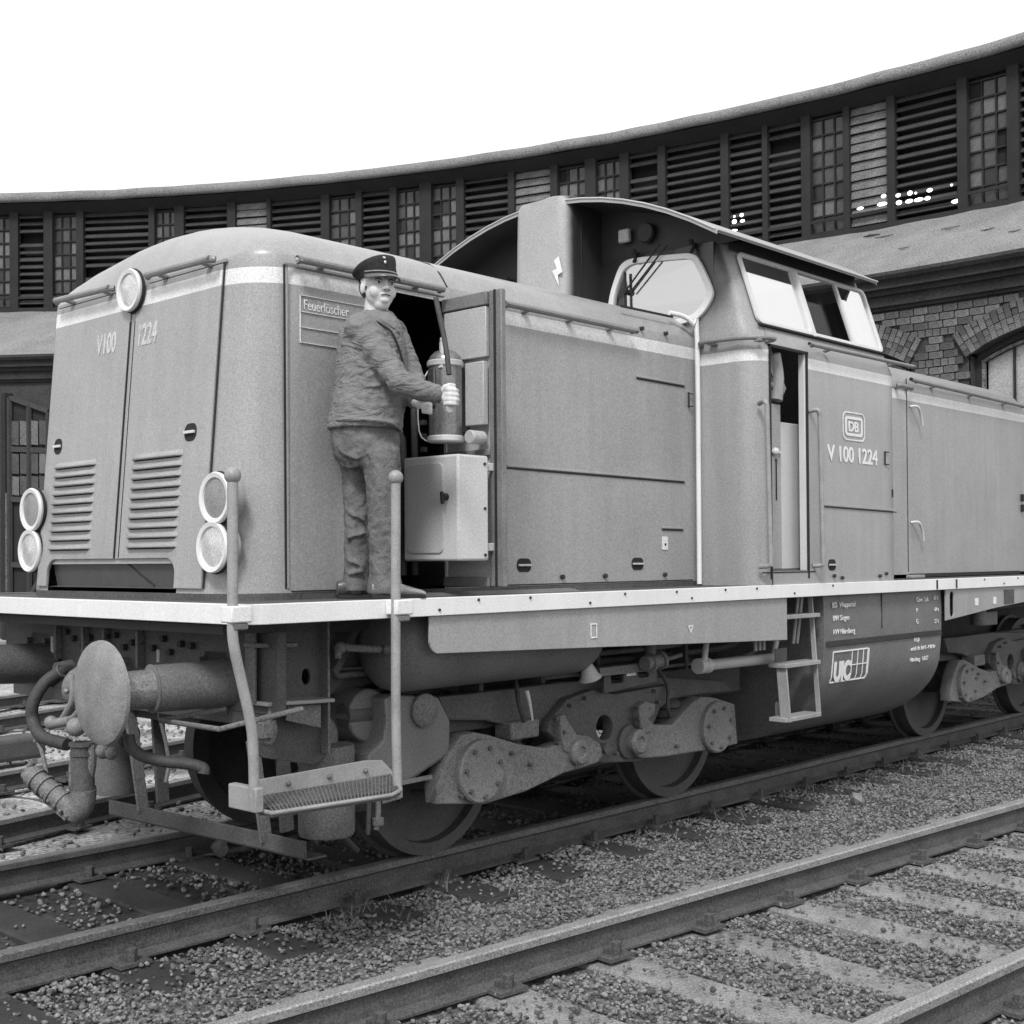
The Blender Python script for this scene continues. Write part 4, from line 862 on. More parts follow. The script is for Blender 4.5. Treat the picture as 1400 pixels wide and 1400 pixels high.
# ---------------------------------------------------------------- bogies
M_WHEEL = mat('sooty_wheel_steel', .075, .55, var=.35, scale=5, grain=.3, bump=.2)
def make_bogie(dx, full=True):
    D = lambda P: [(x+dx, z) for x, z in P]
    bg_ = tag(MB().box((dx+.75,-.98,.66),(dx+4.1,-.90,.86)).build('bogie', M_FRAME, loco, bevel=.01))
    yb = -1.12
    MB().box((dx+.75,.90,.66),(dx+4.1,.98,.86)).build('bogie_beam', M_FRAME, bg_)
    for xc in (1.33, 3.53):
        for y in (-.75, .75):
            sg = 1 if y > 0 else -1
            w = MB().lathe([(.001,-.085),(.085,-.085),(.10,-.04),(.36,-.015),(.405,-.018),(.412,-.068),(.475,-.068),(.478,.05),(.505,.055),(.505,.07),(.40,.07),(.38,.03),(.001,.03)], (xc+dx, y, .475), (0,-sg,0) if sg > 0 else (0,1,0), 56)
            w.build('wheel', M_WHEEL, bg_, ang=.5)
        MB().cyl((xc+dx,-.9,.475),(xc+dx,.9,.475),.09).build('axle', M_DARK, bg_)
    # leading swing arm with its axle box
    arm = pxY(yb, [(590,1098),(588,1075),(604,1030),(622,1004),(640,1000),(660,1004),(700,1016),(738,1022),(760,1014),(775,1003),(796,1005),(812,1016),(816,1032),(808,1042),(790,1048),(762,1056),(712,1080),(655,1098)])
    flat_shape('swing_arm', [D(arm)], frameY(yb), .10, M_CAST, bg_, .010)
    arm2 = pxY(yb, [(852,1002),(866,996),(884,990),(910,990),(936,962),(950,952),(968,953),(996,962),(1000,1016),(975,1022),(900,1034),(868,1036),(853,1028)])
    flat_shape('swing_arm', [D(arm2)], frameY(yb), .10, M_CAST, bg_, .010)
    for cx_, cz_ in ((1.33,.482),(3.50,.492)):
        cv = MB().lathe([(.165,-.01),(.165,.035),(.155,.045),(.001,.045)], (cx_+dx, yb-.045, cz_), (0,-1,0), 32).build('axle_box_cover', M_CAST, bg_)
        for k in range(7):
            a = 2*PI*k/7+.3; MB().cyl((cx_+dx+.128*math.cos(a), yb-.088, cz_+.128*math.sin(a)), (cx_+dx+.128*math.cos(a), yb-.105, cz_+.128*math.sin(a)), .013, n=6).build('cover_bolt', M_FRAME, cv)
    # middle casting with the big eye
    mid = pxY(yb+.05, [(740,985),(765,955),(800,942),(830,948),(905,935),(912,950),(892,968),(882,992),(890,1020),(868,1040),(815,1042),(800,1040),(755,1040),(750,1010),(738,1000)])
    eye = pxY(yb+.05, [(816+11*math.cos(2*PI*k/18), 994+17*math.sin(2*PI*k/18)) for k in range(18)])
    flat_shape('frame_casting', [D(mid), D(eye)], frameY(yb+.03), .08, M_FRAME, bg_, .010)
    br = pxY(yb, [(755,978),(762,976),(766,985),(776,1000),(782,1010),(770,1030),(760,1025),(756,1005)])
    flat_shape('guide_bracket', [D(br)], frameY(yb-.03), .06, M_CAST, bg_, .008)
    br = pxY(yb, [(862,966),(872,958),(886,962),(884,975),(876,982),(884,990),(880,1000),(868,1002),(864,985)])
    flat_shape('guide_bracket', [D(br)], frameY(yb-.03), .06, M_CAST, bg_, .008)
    for u, v in ((760,982),(771,1001),(763,1016),(871,968),(872,982),(873,992),(780,965),(800,955),(895,945),(900,960),(842,1030),(700,1030),(725,1045),(670,1088),(630,1088),(985,972),(990,1005),(925,1020)):
        c = S(u, v, 'Y', yb-.06); MB().cyl((c.x+dx,yb-.04,c.z),(c.x+dx,yb-.075,c.z),.012,n=6).build('rivet', M_FRAME, bg_)
    for u, v in ((790,1028),(871,1014)):
        c = S(u, v, 'Y', yb-.06); MB().lathe([(.075,-.04),(.075,.03),(.06,.045),(.035,.045),(.03,.035),(.001,.035)], (c.x+dx, yb-.05, c.z), (0,-1,0), 24).build('pivot_pin', M_CAST, bg_)
        MB().lathe([(.10,-.02),(.10,.01),(.085,.02)], (c.x+dx-.03, yb-.02, c.z), (0,-1,0), 24).build('pivot_washer', M_FRAME, bg_)
    c = S(820,1022,'Y',yb); MB().cyl((c.x+dx,yb-.01,c.z),(c.x+dx,yb-.06,c.z),.03,n=12).build('stop_pin', M_FRAME, bg_)
    for u, v, r in ((692,1008,.075),(905,975,.10)):
        c = S(u, v, 'Y', yb+.1); m = MB()
        for k in range(3): m.lathe([(r*.8,-.03),(r,-.015),(r,.015),(r*.8,.03)], (c.x+dx, yb+.08, c.z-.05+.055*k), (0,0,1), 24)
        m.build('rubber_spring', M_RUB, bg_)
    top = pxY(-1.05, [(596,952),(640,948),(770,932),(905,925),(985,930),(1000,945),(950,950),(905,958),(760,965),(740,992),(700,995),(660,985),(610,985)])
    flat_shape('bogie_side_beam', [D(top)], frameY(-1.02), .10, M_FRAME, bg_, .012)
    MB().box((dx+1.63,-1.13,.60),(dx+1.86,-1.0,.70)).build('spring_seat', M_CAST, bg_, bevel=.012)
    return bg_
bog1 = make_bogie(0); bog2 = make_bogie(6.0)
# gearbox-like casting in front of the first axle box
gx = pxY(-1.12, [(594,952),(598,958),(611,985),(611,1030),(600,1038),(556,1068),(548,1072),(497,1068),(497,1032),(518,1010),(522,985),(520,955),(530,949)])
flat_shape('brake_housing', [gx], frameY(-1.02), .26, M_TANK, loco, .02)
MB().lathe([(.085,0),(.085,.02),(.07,.03),(.001,.03)], S(578,971,'Y',-1.15), (0,-1,0), 24).build('housing_cap', M_CAST, loco)
MB().cyl(S(505,978,'Y',-1.05), S(505,978,'Y',-1.05)+Vector((0,.25,0)), .13, n=28).build('brake_cylinder', M_TANK, loco, bevel=.01)
MB().cyl(S(468,978,'Y',-1.0), S(500,975,'Y',-1.0), .06, n=20).build('brake_cylinder', M_FRAME, loco, bevel=.006)
MB().bar(S(550,1070,'Y',-1.2), S(590,1062,'Y',-1.2), .015,.02).build('brake_lever', M_CAST, loco)
m = MB(); m.tube([S(517,1085,'Y',-1.1), S(517,1118,'Y',-1.1), S(514,1135,'Y',-1.1)], .014); m.cyl(S(517,1118,'Y',-1.1), S(517,1128,'Y',-1.1), .028); m.tube([S(505,1090,'Y',-1.05),S(503,1140,'Y',-1.0)],.012)
m.bar(S(520,1092,'Y',-1.08), S(545,1085,'Y',-1.08), .03,.05); m.build('brake_rigging', M_CAST, loco, bevel=.002)
# brake shoe and hangers
m = MB(); m.box((.80,-.84,.30),(.88,-.70,.62)); m.bar((.84,-.80,.6),(.84,-.80,.95),.03,.05); m.build('brake_block', M_FRAME, loco, bevel=.01)
m = MB(); m.box((3.95,-.6,.32),(6.19,.9,.95)); m.build('centre_tank', M_DARK, loco)

# rear hood
RX1 = 10.75
def rear_sec(x, s=1, dz=0):
    P = [(-HW,1.43),(-HW,2.0),(-HW,2.84),(-HW,2.95),(-HW,3.0),(-HW+.012,3.05),(-HW+.04,3.09),(-HW+.08,3.115)]
    P += [(y, 3.10+.22*(1-(y/HW)**2)) for y in (-.85,-.6,-.3,0,.3,.6,.85)]
    Q = [(-y, z) for y, z in P[:8][::-1]]
    return [Vector((x, y*s, z+(dz if z > 3.0 else 0))) for y, z in P+Q]
m = MB(); m.grid([rear_sec(x) for x in (5.43, 6.55, 8.93)]+[rear_sec(8.96, 1, -.02), rear_sec(8.965, 1, -.09), rear_sec(RX1-.3, 1, -.09), rear_sec(RX1, .9, -.12)])
m.add([Vector((RX1,-.93,1.43)),Vector((RX1,.93,1.43)),Vector((RX1,.93,3.1)),Vector((RX1,-.93,3.1))],[(0,1,2,3)])
M_REAR = M_HOOD
m.build('rear_hood', M_REAR, loco, ang=.5)
MB().box((6.54,-HW-.003,1.45),(6.548,-HW+.002,3.05)).build('hatch_seam', M_SEAM, loco)
rail((6.62,-1.095,3.03),(8.90,-1.095,3.01),(0,-.06,0),3, r=.018)
rail((6.30,-1.09,2.965),(6.56,-1.09,2.965),(0,-.05,0),2, r=.018)
for z in (2.82, 1.86): MB().tube([(6.60,-HW,z),(6.64,-HW-.05,z),(6.70,-HW-.05,z-.06),(6.74,-HW-.045,z-.15)], .011).build('hatch_handle', M_TRIM, loco)
for x, w in ((8.94,.012),): 
    for z in (2.1,2.0): MB().box((x,-HW-.03,z),(x+.03,-HW,z+.07)).build('hinge', M_SEAM, loco, bevel=.004)
MB().box((6.56,-HW-.006,1.405),(8.9,-HW+.02,1.435)).build('base_seam', M_SEAM, loco)
MB().box((6.50,-HW-.05,1.40),(6.75,-HW,1.425)).build('door_shoe', M_POST, loco, bevel=.004)

# ================================================================== FIRE EXTINGUISHER (hangs on the hatch door)
ec = S(609, 540, 'X', 1.11); ec.z = 2.178
ext = empty('fire_extinguisher', ec, 'steel fire extinguisher hanging on the open hatch door, its hose in the man\'s hand', 'fire extinguisher')
M_EXT = mat('extinguisher_metal', .20, .25, metal=.5, var=.35, scale=12, grain=.2, bump=.05)
M_EXTD = mat('extinguisher_label', .05, .5, var=.5, scale=30, grain=.3, bump=0)
MB().lathe([(.070,.0),(.084,.01),(.085,.02),(.085,.40),(.080,.425),(.055,.452),(.025,.462)], ec, (0,0,1), 36).build('cylinder', M_EXT, ext)
MB().lathe([(.087,-.012),(.093,-.006),(.093,.016),(.087,.022)], ec+Vector((0,0,.385)), (0,0,1), 36).build('top_band', M_PALE, ext)
MB().lathe([(.087,-.006),(.095,0),(.095,.02),(.087,.026)], ec+Vector((0,0,0)), (0,0,1), 36).build('base_ring', M_TRIM, ext)
m = MB(); m.cyl(ec+Vector((-.02,-.01,.45)), ec+Vector((-.02,-.01,.50)), .022, n=14); m.ball(ec+Vector((-.02,-.01,.51)), .02, 10, 7); m.bar(ec+Vector((-.075,-.045,.36)), ec+Vector((-.05,-.03,.45)), .02,.012)
m.build('valve', M_TRIM, ext)
MB().box(tuple(ec+Vector((-.098,-.02,.17))), tuple(ec+Vector((-.085,.03,.36)))).build('label_plate', M_EXTD, ext, bevel=.01)
MB().box(tuple(ec+Vector((.05,-.04,.05))), tuple(ec+Vector((.135,.04,.40)))).build('bracket', M_FRAME, ext, bevel=.004)
MB().tube([ec+Vector((-.06,.06,.36)), ec+Vector((-.10,.09,.25)), ec+Vector((-.10,.09,.05)), ec+Vector((-.06,.07,.0))], .004, 6).build('seal_wire', M_WHITE, ext)

# ================================================================== PERSON
P0 = Vector((.55, -1.29, 0)); Fh = Vector((math.cos(YAW), math.sin(YAW), 0)); Rh = Vector((math.sin(YAW), -math.cos(YAW), 0)); C0 = Vector((CX, CY, CZ))
D0 = (P0-C0).dot(Fh)
def H(u, v, b=0.0):
    d = _F + _R*((u-700)/FPX) - _U*((v-700-SHY)/FPX); return C0 + d*((D0+b)/d.dot(Fh))
PPM = FPX/D0
person = empty('person', (P0.x, P0.y, 1.402), 'man in grey work clothes and dark peaked cap standing by the open hatch', 'person')
def rings(spec, n=24, wob=0, seed=1):
    """spec: (v, u, half width px, half depth m, depth offset)"""
    rows = []
    rnd = random.Random(seed)
    for i, (v, u, hw, hd, b) in enumerate(spec):
        c = H(u, v, b); rows.append([c + Rh*(hw/PPM*math.cos(2*PI*k/n)) + Fh*(hd*math.sin(2*PI*k/n)) for k in range(n)])
    m = MB(); m.grid(rows, closed=True); m.add(rows[0], [tuple(range(n))]); m.add(rows[-1], [tuple(range(n))]); return m
def limb(m, pts, radii, n=14):
    P = [Vector(p) for p in pts]
    for i in range(len(P)-1):
        k_ = 5
        for k in range(k_+1):
            t = k/k_; m.ball(P[i].lerp(P[i+1], t), radii[i]*(1-t)+radii[i+1]*t, n, 10)
def remesh(o, vox, sm=6):
    a = o.modifiers.new('r', 'REMESH'); a.mode = 'VOXEL'; a.voxel_size = vox; a.use_smooth_shade = True
    b = o.modifiers.new('s', 'SMOOTH'); b.iterations = sm; b.factor = .5; return o
def folds(o, s, size, seed=0):
    tx = bpy.data.textures.new('folds', 'CLOUDS'); tx.noise_scale = size; tx.noise_depth = 2
    d = o.modifiers.new('d', 'DISPLACE'); d.texture = tx; d.strength = s; d.mid_level = .5; d.texture_coords = 'LOCAL'
# body: head, neck, trunk, arms, hands, legs as one surface
face = (-Fh*math.cos(math.radians(30)) + Rh*math.sin(math.radians(30))); fs = Vector((0,0,1)).cross(face)   # fs: towards the right of the picture? sign handled below
if fs.dot(Rh) < 0: fs = -fs
hc = H(517, 393, -.02)
Mh = Matrix(((fs.x*1.07, -face.x, 0), (fs.y*1.07, -face.y, 0), (0, 0, 1)))
def hp(x, y, z): return hc + fs*x*1.07 + face*y + Vector((0,0,z))
b = MB()
def hball(x, y, z, rx, ry, rz_, n=18):
    b.ball(hp(x,y,z), 1, n, 12, (rx, ry, rz_), Mh)
hball(0, -.010, .030, .074, .092, .088, 26); hball(0, .018, -.030, .062, .068, .075, 22); hball(0, .038, -.083, .036, .036, .034); hball(0, .056, .034, .050, .028, .030)
hball(.032, .050, -.030, .030, .030, .036); hball(-.032, .050, -.030, .030, .030, .036)
hball(0, .094, -.018, .0135, .018, .014); hball(0, .084, .002, .010, .018, .028); hball(.011, .088, -.022, .009, .011, .009); hball(-.011, .088, -.022, .009, .011, .009)
hball(0, .074, -.050, .026, .016, .013); hball(0, .072, -.072, .022, .016, .016)
hball(-.071, -.010, -.010, .009, .017, .028); hball(.071, -.010, -.010, .009, .017, .028)
limb(b, [hc+Vector((0,0,-.05))-face*.02, H(514,432,0), H(510,450,.0)], [.056,.058,.075])
torso = [(440,507,28,.11,0),(455,506,36,.13,0),(480,508,40,.15,0),(540,504,42,.14,0),(590,500,42,.14,0),(625,500,36,.12,0)]
t_ = rings(torso); b.add(t_.v, t_.f)
R_SH, R_EL, R_WR = H(497,452,-.13), H(546,524,-.20), H(598,539,-.16)
L_SH, L_EL, L_WR = H(535,455,.13), H(566,520,.10), H(568,549,-.04)
limb(b, [R_SH, R_EL, R_WR], [.05,.040,.026]); limb(b, [L_SH, L_EL, L_WR], [.05,.040,.026])
LEGN = [H(522,632,-.05), H(527,705,-.07), H(527,806,-.06)]; LEGF = [H(490,632,.06), H(487,705,.06), H(487,803,.07)]
limb(b, LEGN, [.07,.052,.036]); limb(b, LEGF, [.07,.052,.036])
# right hand closed on the nozzle
NB = -.175
limb(b, [R_WR, H(604,541,-.17), H(609,543,-.175)], [.026,.026,.024])
for vv in (536, 542, 548): limb(b, [H(606,vv,-.17), H(612,vv,-.175)], [.014,.013], 10)
for i, (vv, e) in enumerate(((533,0),(539.5,1),(546,1.5),(552,0))):
    limb(b, [H(609,vv,-.19), H(615,vv-.5,-.213), H(622+e,vv+.5,-.205), H(625+e,vv+1,-.178), H(620,vv+1.5,-.158)], [.0112,.0105,.0100,.0092,.0085], 10)
limb(b, [H(604,536,-.185), H(608,529,-.20), H(615,526,-.205), H(621,527,-.19)], [.014,.012,.010,.009], 10)
# left hand on the valve lever
limb(b, [L_WR, H(574,552,-.05), H(580,553,-.055)], [.026,.024,.022])
for i, vv in enumerate((548,553,558,562.5)):
    limb(b, [H(579,vv,-.06), H(585,vv+1,-.075), H(589,vv+2,-.06), H(587,vv+3,-.04)], [.011,.010,.0095,.008], 10)
limb(b, [H(573,549,-.065), H(578,545,-.08), H(584,545,-.08)], [.013,.011,.009], 10)
body = remesh(b.build('body', M_SKIN, person), .0048, 3)
# face details
def disc(c, r1, r2, mt, nm, out=.0, tiltz=0):
    k = MB(); k.ball(c, 1, 14, 8, (r1, .0045, r2), Mh); return k.build(nm, mt, body)
for sx in (-.031, .031):
    disc(hp(sx, .0775, .006), .0125, .0065, M_EYE, 'eye'); disc(hp(sx+.001, .0808, .006), .0058, .0058, M_IRIS, 'iris')
    k = MB(); k.tube([hp(sx-.017,.076,.019), hp(sx-.004,.0835,.0245), hp(sx+.016,.077,.020)], .0026, 6); k.build('eyebrow', M_HAIR, body)
    k = MB(); k.tube([hp(sx-.014,.0765,.010), hp(sx,.084,.0135), hp(sx+.014,.0765,.010)], .0022, 6); k.build('eyelid', M_LIP, body)
    disc(hp(sx*.35, .1015, -.031), .004, .003, M_IRIS, 'nostril')
k = MB(); k.tube([hp(-.021,.0845,-.0515), hp(-.008,.0905,-.0495), hp(.010,.0905,-.050), hp(.021,.0845,-.052)], .0030, 6); k.build('mouth', mat('lip_line', .09, .6, grain=0, var=0, bump=0), body)
k = MB(); k.ball(hp(0,-.024,.006), 1, 24, 14, (.0745,.086,.074), Mh); hair = k.build('hair', M_HAIR, body)
# cap: band, soft crown, badge, peak
def capring(z, rx, ry, oy, dz=0): return [hp(rx*math.cos(2*PI*k/32)-(z-.05)*.22, oy+ry*math.sin(2*PI*k/32), z + dz*math.sin(2*PI*k/32) + .22*(dz-.002)*3*math.cos(2*PI*k/32)) for k in range(32)]
k = MB(); k.grid([capring(.040,.083,.098,-.006,.012), capring(.070,.085,.100,-.010,.022), capring(.082,.090,.103,-.014,.030), capring(.098,.094,.107,-.022,.034), capring(.109,.082,.090,-.026,.030), capring(.116,.042,.046,-.024,.012), capring(.118,.002,.002,-.024,0)], closed=True)
cap_o = k.build('cap', M_CAP, person, ang=1.2)
k = MB(); pk = []
for r_, dz in ((0,0),(.5,-.006),(1,-.020)):
    pk.append([hp((.083+.002*r_)*math.cos(a)-.0, (.092+.062*r_)*math.sin(a)-.006, .046+dz*1.2) for a in [math.radians(20+140*i/16) for i in range(17)]])
k.grid(pk); peak = k.build('cap_peak', mat('cap_peak_paint', .10, .3, grain=.05, bump=0), cap_o, solid=.004)
k = MB(); k.ball(hp(-.008,.100,.098), .007, 10, 7, (1,.5,1)); k.ball(hp(-.012,.099,.118), .007, 10, 7, (1.4,.5,.7)); k.build('cap_badge', M_LETTER, cap_o)
k = MB(); k.tube([hp(.085*math.cos(a), .099*math.sin(a)-.006, .058) for a in [math.radians(25+130*i/10) for i in range(11)]], .0035, 6); k.build('cap_cord', M_POST, cap_o)
# jacket
j = rings([(426,516,20,.066,0),(433,512,29,.09,0),(441,509,38,.125,0),(455,507,44,.155,0),(480,508,47.5,.175,0),(510,507,49,.175,0),(540,505,50,.17,0),(560,502.5,51,.175,0),(578,499.5,51.5,.18,0),(588,499,51.5,.182,0)])
limb(j, [H(494,450,-.12), H(546,522,-.205), H(575,533,-.19), H(598,538.5,-.165)], [.078,.060,.050,.042])
limb(j, [H(488,458,-.09), H(498,450,-.11)], [.066,.070]); limb(j, [H(520,452,-.06), H(500,450,-.10)], [.07,.07])
limb(j, [H(536,456,.10), H(566,520,.09), H(566,546,-.02)], [.075,.058,.044])
def fold_ridges(m, specs, r):
    for (ua, va, ub, vb, uc, hw, hd) in specs:
        pts = []
        for k in range(7):
            t = k/6; u = ua+(ub-ua)*t; v = va+(vb-va)*t + 3*math.sin(PI*t); q = max(0, 1-((u-uc)/hw)**2); pts.append(H(u, v, -hd*math.sqrt(q)))
        m.tube(pts, r, 8, 2)
fold_ridges(j, [(468,500,512,512,505,46,.172),(466,516,520,529,504,47,.168),(464,530,505,541,504,47,.168),(463,545,530,556,502,49,.168),(462,560,520,563,502,49,.17),(470,485,500,498,506,45,.172),(540,500,549,530,504,47,.165),(500,570,545,578,500,50,.17)], .010)
jk = remesh(j.build('jacket', M_JACKET, person), .008, 5); folds(jk, .012, .030)
def crease(pts, r, parent, mt=None): 
    k = MB(); k.tube(pts, r, 6); return k.build('crease', mt or M_JACKET, parent)
# collar, hem, open front edge
k = MB(); k.tube([H(497,428,-.02), H(505,431,-.095), H(520,437,-.115), H(533,445,-.105), H(546,456,-.06)], [.014,.010], 8); k.build('jacket_collar', M_JACKET, jk)
k = MB(); k.tube([H(498,432,-.06), H(510,437,-.125), H(524,445,-.140), H(536,455,-.13), H(545,475,-.11), H(552,500,-.09)], .005, 6); k.build('collar_edge', M_CAP, jk)
k = MB(); k.tube([H(449,576,0), H(462,574,-.14), H(490,573,-.19), H(520,575,-.18), H(540,581,-.12), H(549,590,0)], .008, 8); k.build('jacket_hem', M_JACKET, jk)
k = MB(); k.lathe([(.043,-.012),(.045,.0),(.043,.012)], R_WR+(R_EL-R_WR)*.05, R_WR-R_EL, 18); k.build('cuff', M_JACKET, jk)
k = MB(); k.lathe([(.030,-.006),(.033,.0),(.030,.006)], L_WR, L_WR-L_EL, 18); k.build('wrist_watch', M_TRIM, person)
# trousers
t = rings([(568,499,46,.15,0),(590,499,47,.155,0),(605,500,47,.158,0),(622,501,45,.15,0),(640,506,40,.12,0)])
limb(t, [H(520,625,-.06), H(524,660,-.075), H(524,705,-.085), H(526,760,-.075), H(526,800,-.07)], [.095,.083,.074,.072,.070])
limb(t, [H(490,622,.05), H(490,660,.06), H(489,705,.06), H(488,760,.065), H(487,797,.07)], [.095,.078,.066,.062,.060])
limb(t, [H(474,600,-.02), H(480,615,.0)], [.07,.07])
fold_ridges(t, [(458,608,490,628,500,47,.155),(475,640,505,625,505,42,.12),(505,618,515,645,502,46,.15)], .009)
for (c0_, c1_) in ((H(510,668,-.13), H(540,662,-.13)),(H(508,720,-.14), H(544,712,-.13)),(H(510,745,-.13), H(542,752,-.13)),(H(512,780,-.13), H(545,772,-.12)),(H(476,700,0), H(500,712,-.01)),(H(474,735,0), H(500,728,0)),(H(474,765,.01), H(498,775,.0)),(H(476,785,.01), H(498,780,.0))): t.tube([c0_, c0_.lerp(c1_,.5)-Fh*.012, c1_], .009, 8, 2)
tr = remesh(t.build('trousers', M_TROUS, person), .008, 5); folds(tr, .014, .032)
for (c, r_) in ((H(526,811,-.07), .080), (H(487,807,.07), .062)):
    k = MB(); k.lathe([(r_*.84,.10),(r_*1.0,.05),(r_*1.04,.01),(r_*.98,.0),(r_*.8,.02)], c, (0,0,1), 24); k.build('trouser_hem', M_TROUS, tr)
# shoes
for nm, u, b_, d_ in (('shoe', 536, -.10, Rh*.93+Fh*.1), ('shoe', 487, .07, Rh*.9+Fh*.3)):
    h_ = H(u, 818, b_); h_.z = 1.405; d_ = d_.normalized(); w_ = d_.cross(Vector((0,0,1)))
    k = MB()
    prof = [(-.09,.030,.075),(-.06,.036,.085),(-.01,.037,.080),(.05,.040,.062),(.10,.042,.045),(.135,.034,.036),(.155,.018,.026)]
    k.grid([[h_ + d_*x + w_*(w*math.cos(a)) + Vector((0,0,max(0, hh*(.5+.5*math.sin(a))**.7 if math.sin(a) > -.99 else 0))) for a in [2*PI*i/16 for i in range(16)]] for x, w, hh in prof], closed=True)
    r0 = k.v[:16]; k.add(r0, [tuple(range(16))]); k.add(k.v[16*6:16*7], [tuple(range(16))])
    sh = k.build(nm, mat('near_shoe', .22, .35, var=.3, grain=.2) if u == 536 else M_SHOE, person)
    k = MB(); k.grid([[h_ + d_*x + w_*(w*1.06*s_) + Vector((0,0,z)) for s_, z in ((-1,-.003),(-1,.012),(1,.012),(1,-.003))] for x, w, hh in prof], closed=True); k.build('shoe_sole', M_SEAM, sh)
# the extinguisher hose and nozzle in his hand
MB().tube([H(596,408,-.02), H(600,428,-.06), H(606,455,-.11), H(611,485,-.16), H(614,512,-.18)], .0125, 12, 4).build('hose', M_RUB, ext)
MB().lathe([(.014,0),(.020,.01),(.022,.06),(.019,.13)], H(615,565,-.185), (0,0,1), 18).build('nozzle', M_PALE, ext)

# ================================================================== TRACKS
def track(nm, p, ang, t0, t1, label, head, sleeper_mat, s_from, s_to, sp=.63, sink=0):
    a = math.radians(ang); d = Vector((math.cos(a), math.sin(a), 0)); n = Vector((-d.y, d.x, 0)); p = Vector(p)
    T = empty(nm, p, label, 'railway track', 'railway tracks fanning out in front of the roundhouse')
    prof = [(-.062,-.155),(.062,-.155),(.062,-.145),(.012,-.128),(.008,-.05),(.034,-.035),(.036,-.006),(.026,0),(-.026,0),(-.036,-.006),(-.034,-.035),(-.008,-.05),(-.012,-.128),(-.062,-.145)]
    for sg in (-1, 1):
        c = p + n*(.752*sg); m = MB(); L = t1-t0; k_ = 40
        m.grid([[c + d*(t0+L*i/k_) + n*(x) + Vector((0,0,z)) for x, z in prof] for i in range(k_+1)], closed=True)
        r = m.build('rail', M_RAILW, T, ang=.5)
        r.data.materials.append(head)
        for pl in r.data.polygons:
            if pl.index % 14 in (5, 6, 7, 8, 9) : pl.material_index = 1
    s = MB().box((-.12,-1.27,-.30),(.12,1.27,-.155)).mesh('sleeper', sleeper_mat, False)
    bm = bmesh.new(); bm.from_mesh(s); bmesh.ops.bevel(bm, geom=bm.edges[:], offset=.012, segments=1, affect='EDGES'); bm.to_mesh(s); bm.free()
    f = MB(); f.box((-.075,-.14,-.156),(.075,.14,-.140)); 
    for sg in (-1,1): f.cyl((.0,.10*sg,-.14),(0,.10*sg,-.085),.024,n=6); f.box((-.03,.05*sg if sg>0 else -.095,-.14),(.03,.095 if sg>0 else -.05,-.118))
    f = f.mesh('rail_fastening', M_RAILW, False)
    rnd = random.Random(int(ang*10)+5); k = 0; t = s_from
    while t < s_to:
        o = bpy.data.objects.new('sleeper', s); COL.objects.link(o); o.location = p + d*t + n*rnd.uniform(-.03,.03) + Vector((0,0,rnd.uniform(-.012,.003)-sink)); o.rotation_euler.z = a + rnd.uniform(-.02,.02); par(o, T)
        for sg in (-1, 1):
            q = bpy.data.objects.new('rail_fastening', f); COL.objects.link(q); q.location = p + d*t + n*(.752*sg); q.rotation_euler.z = a; par(q, T)
        t += sp
    return p, d, n
TR = []
TR.append(track('railway_track', (0,0,0), 0, -9, 17, 'railway track with dull rails directly under the locomotive', M_RAILD, mat('shaded_oily_sleeper_timber', .035, .8, var=.4, grain=.3, bump=.4), -3, 14))  # sleepers darkened to paint in the shade beneath the engine
pa = Vector((2.199,-2.36,0)); aa = math.radians(-5.0); na = Vector((-math.sin(aa), math.cos(aa), 0))
TR.append(track('railway_track', pa-na*.752, -5.0, -8, 14, 'railway track with bright rail and pale sleepers nearest the camera, lower right', M_RAILH, M_SLEEPL, -5, 9, sink=.012))
TR.append(track('railway_track', (.9,2.84,0), 14, -9, 15, 'first railway track beyond the locomotive, seen left behind its buffers', M_RAILH, M_SLEEP, -6, 6, sink=.03))
TR.append(track('railway_track', (3.0,8.0,0), 20, -10, 11, 'farther railway track nearest the roundhouse gates on the left', M_RAILH, M_SLEEP, -7, 6, sink=.03))
cb = MB(); cb.bar(S(-120,1040,'Z',-.02), S(52,1018,'Z',-.02), .30, .20); tag(cb.build('crossing_beam', M_FRAME, None, bevel=.04), 'thick dark beam lying between the tracks at the left edge', 'beam')

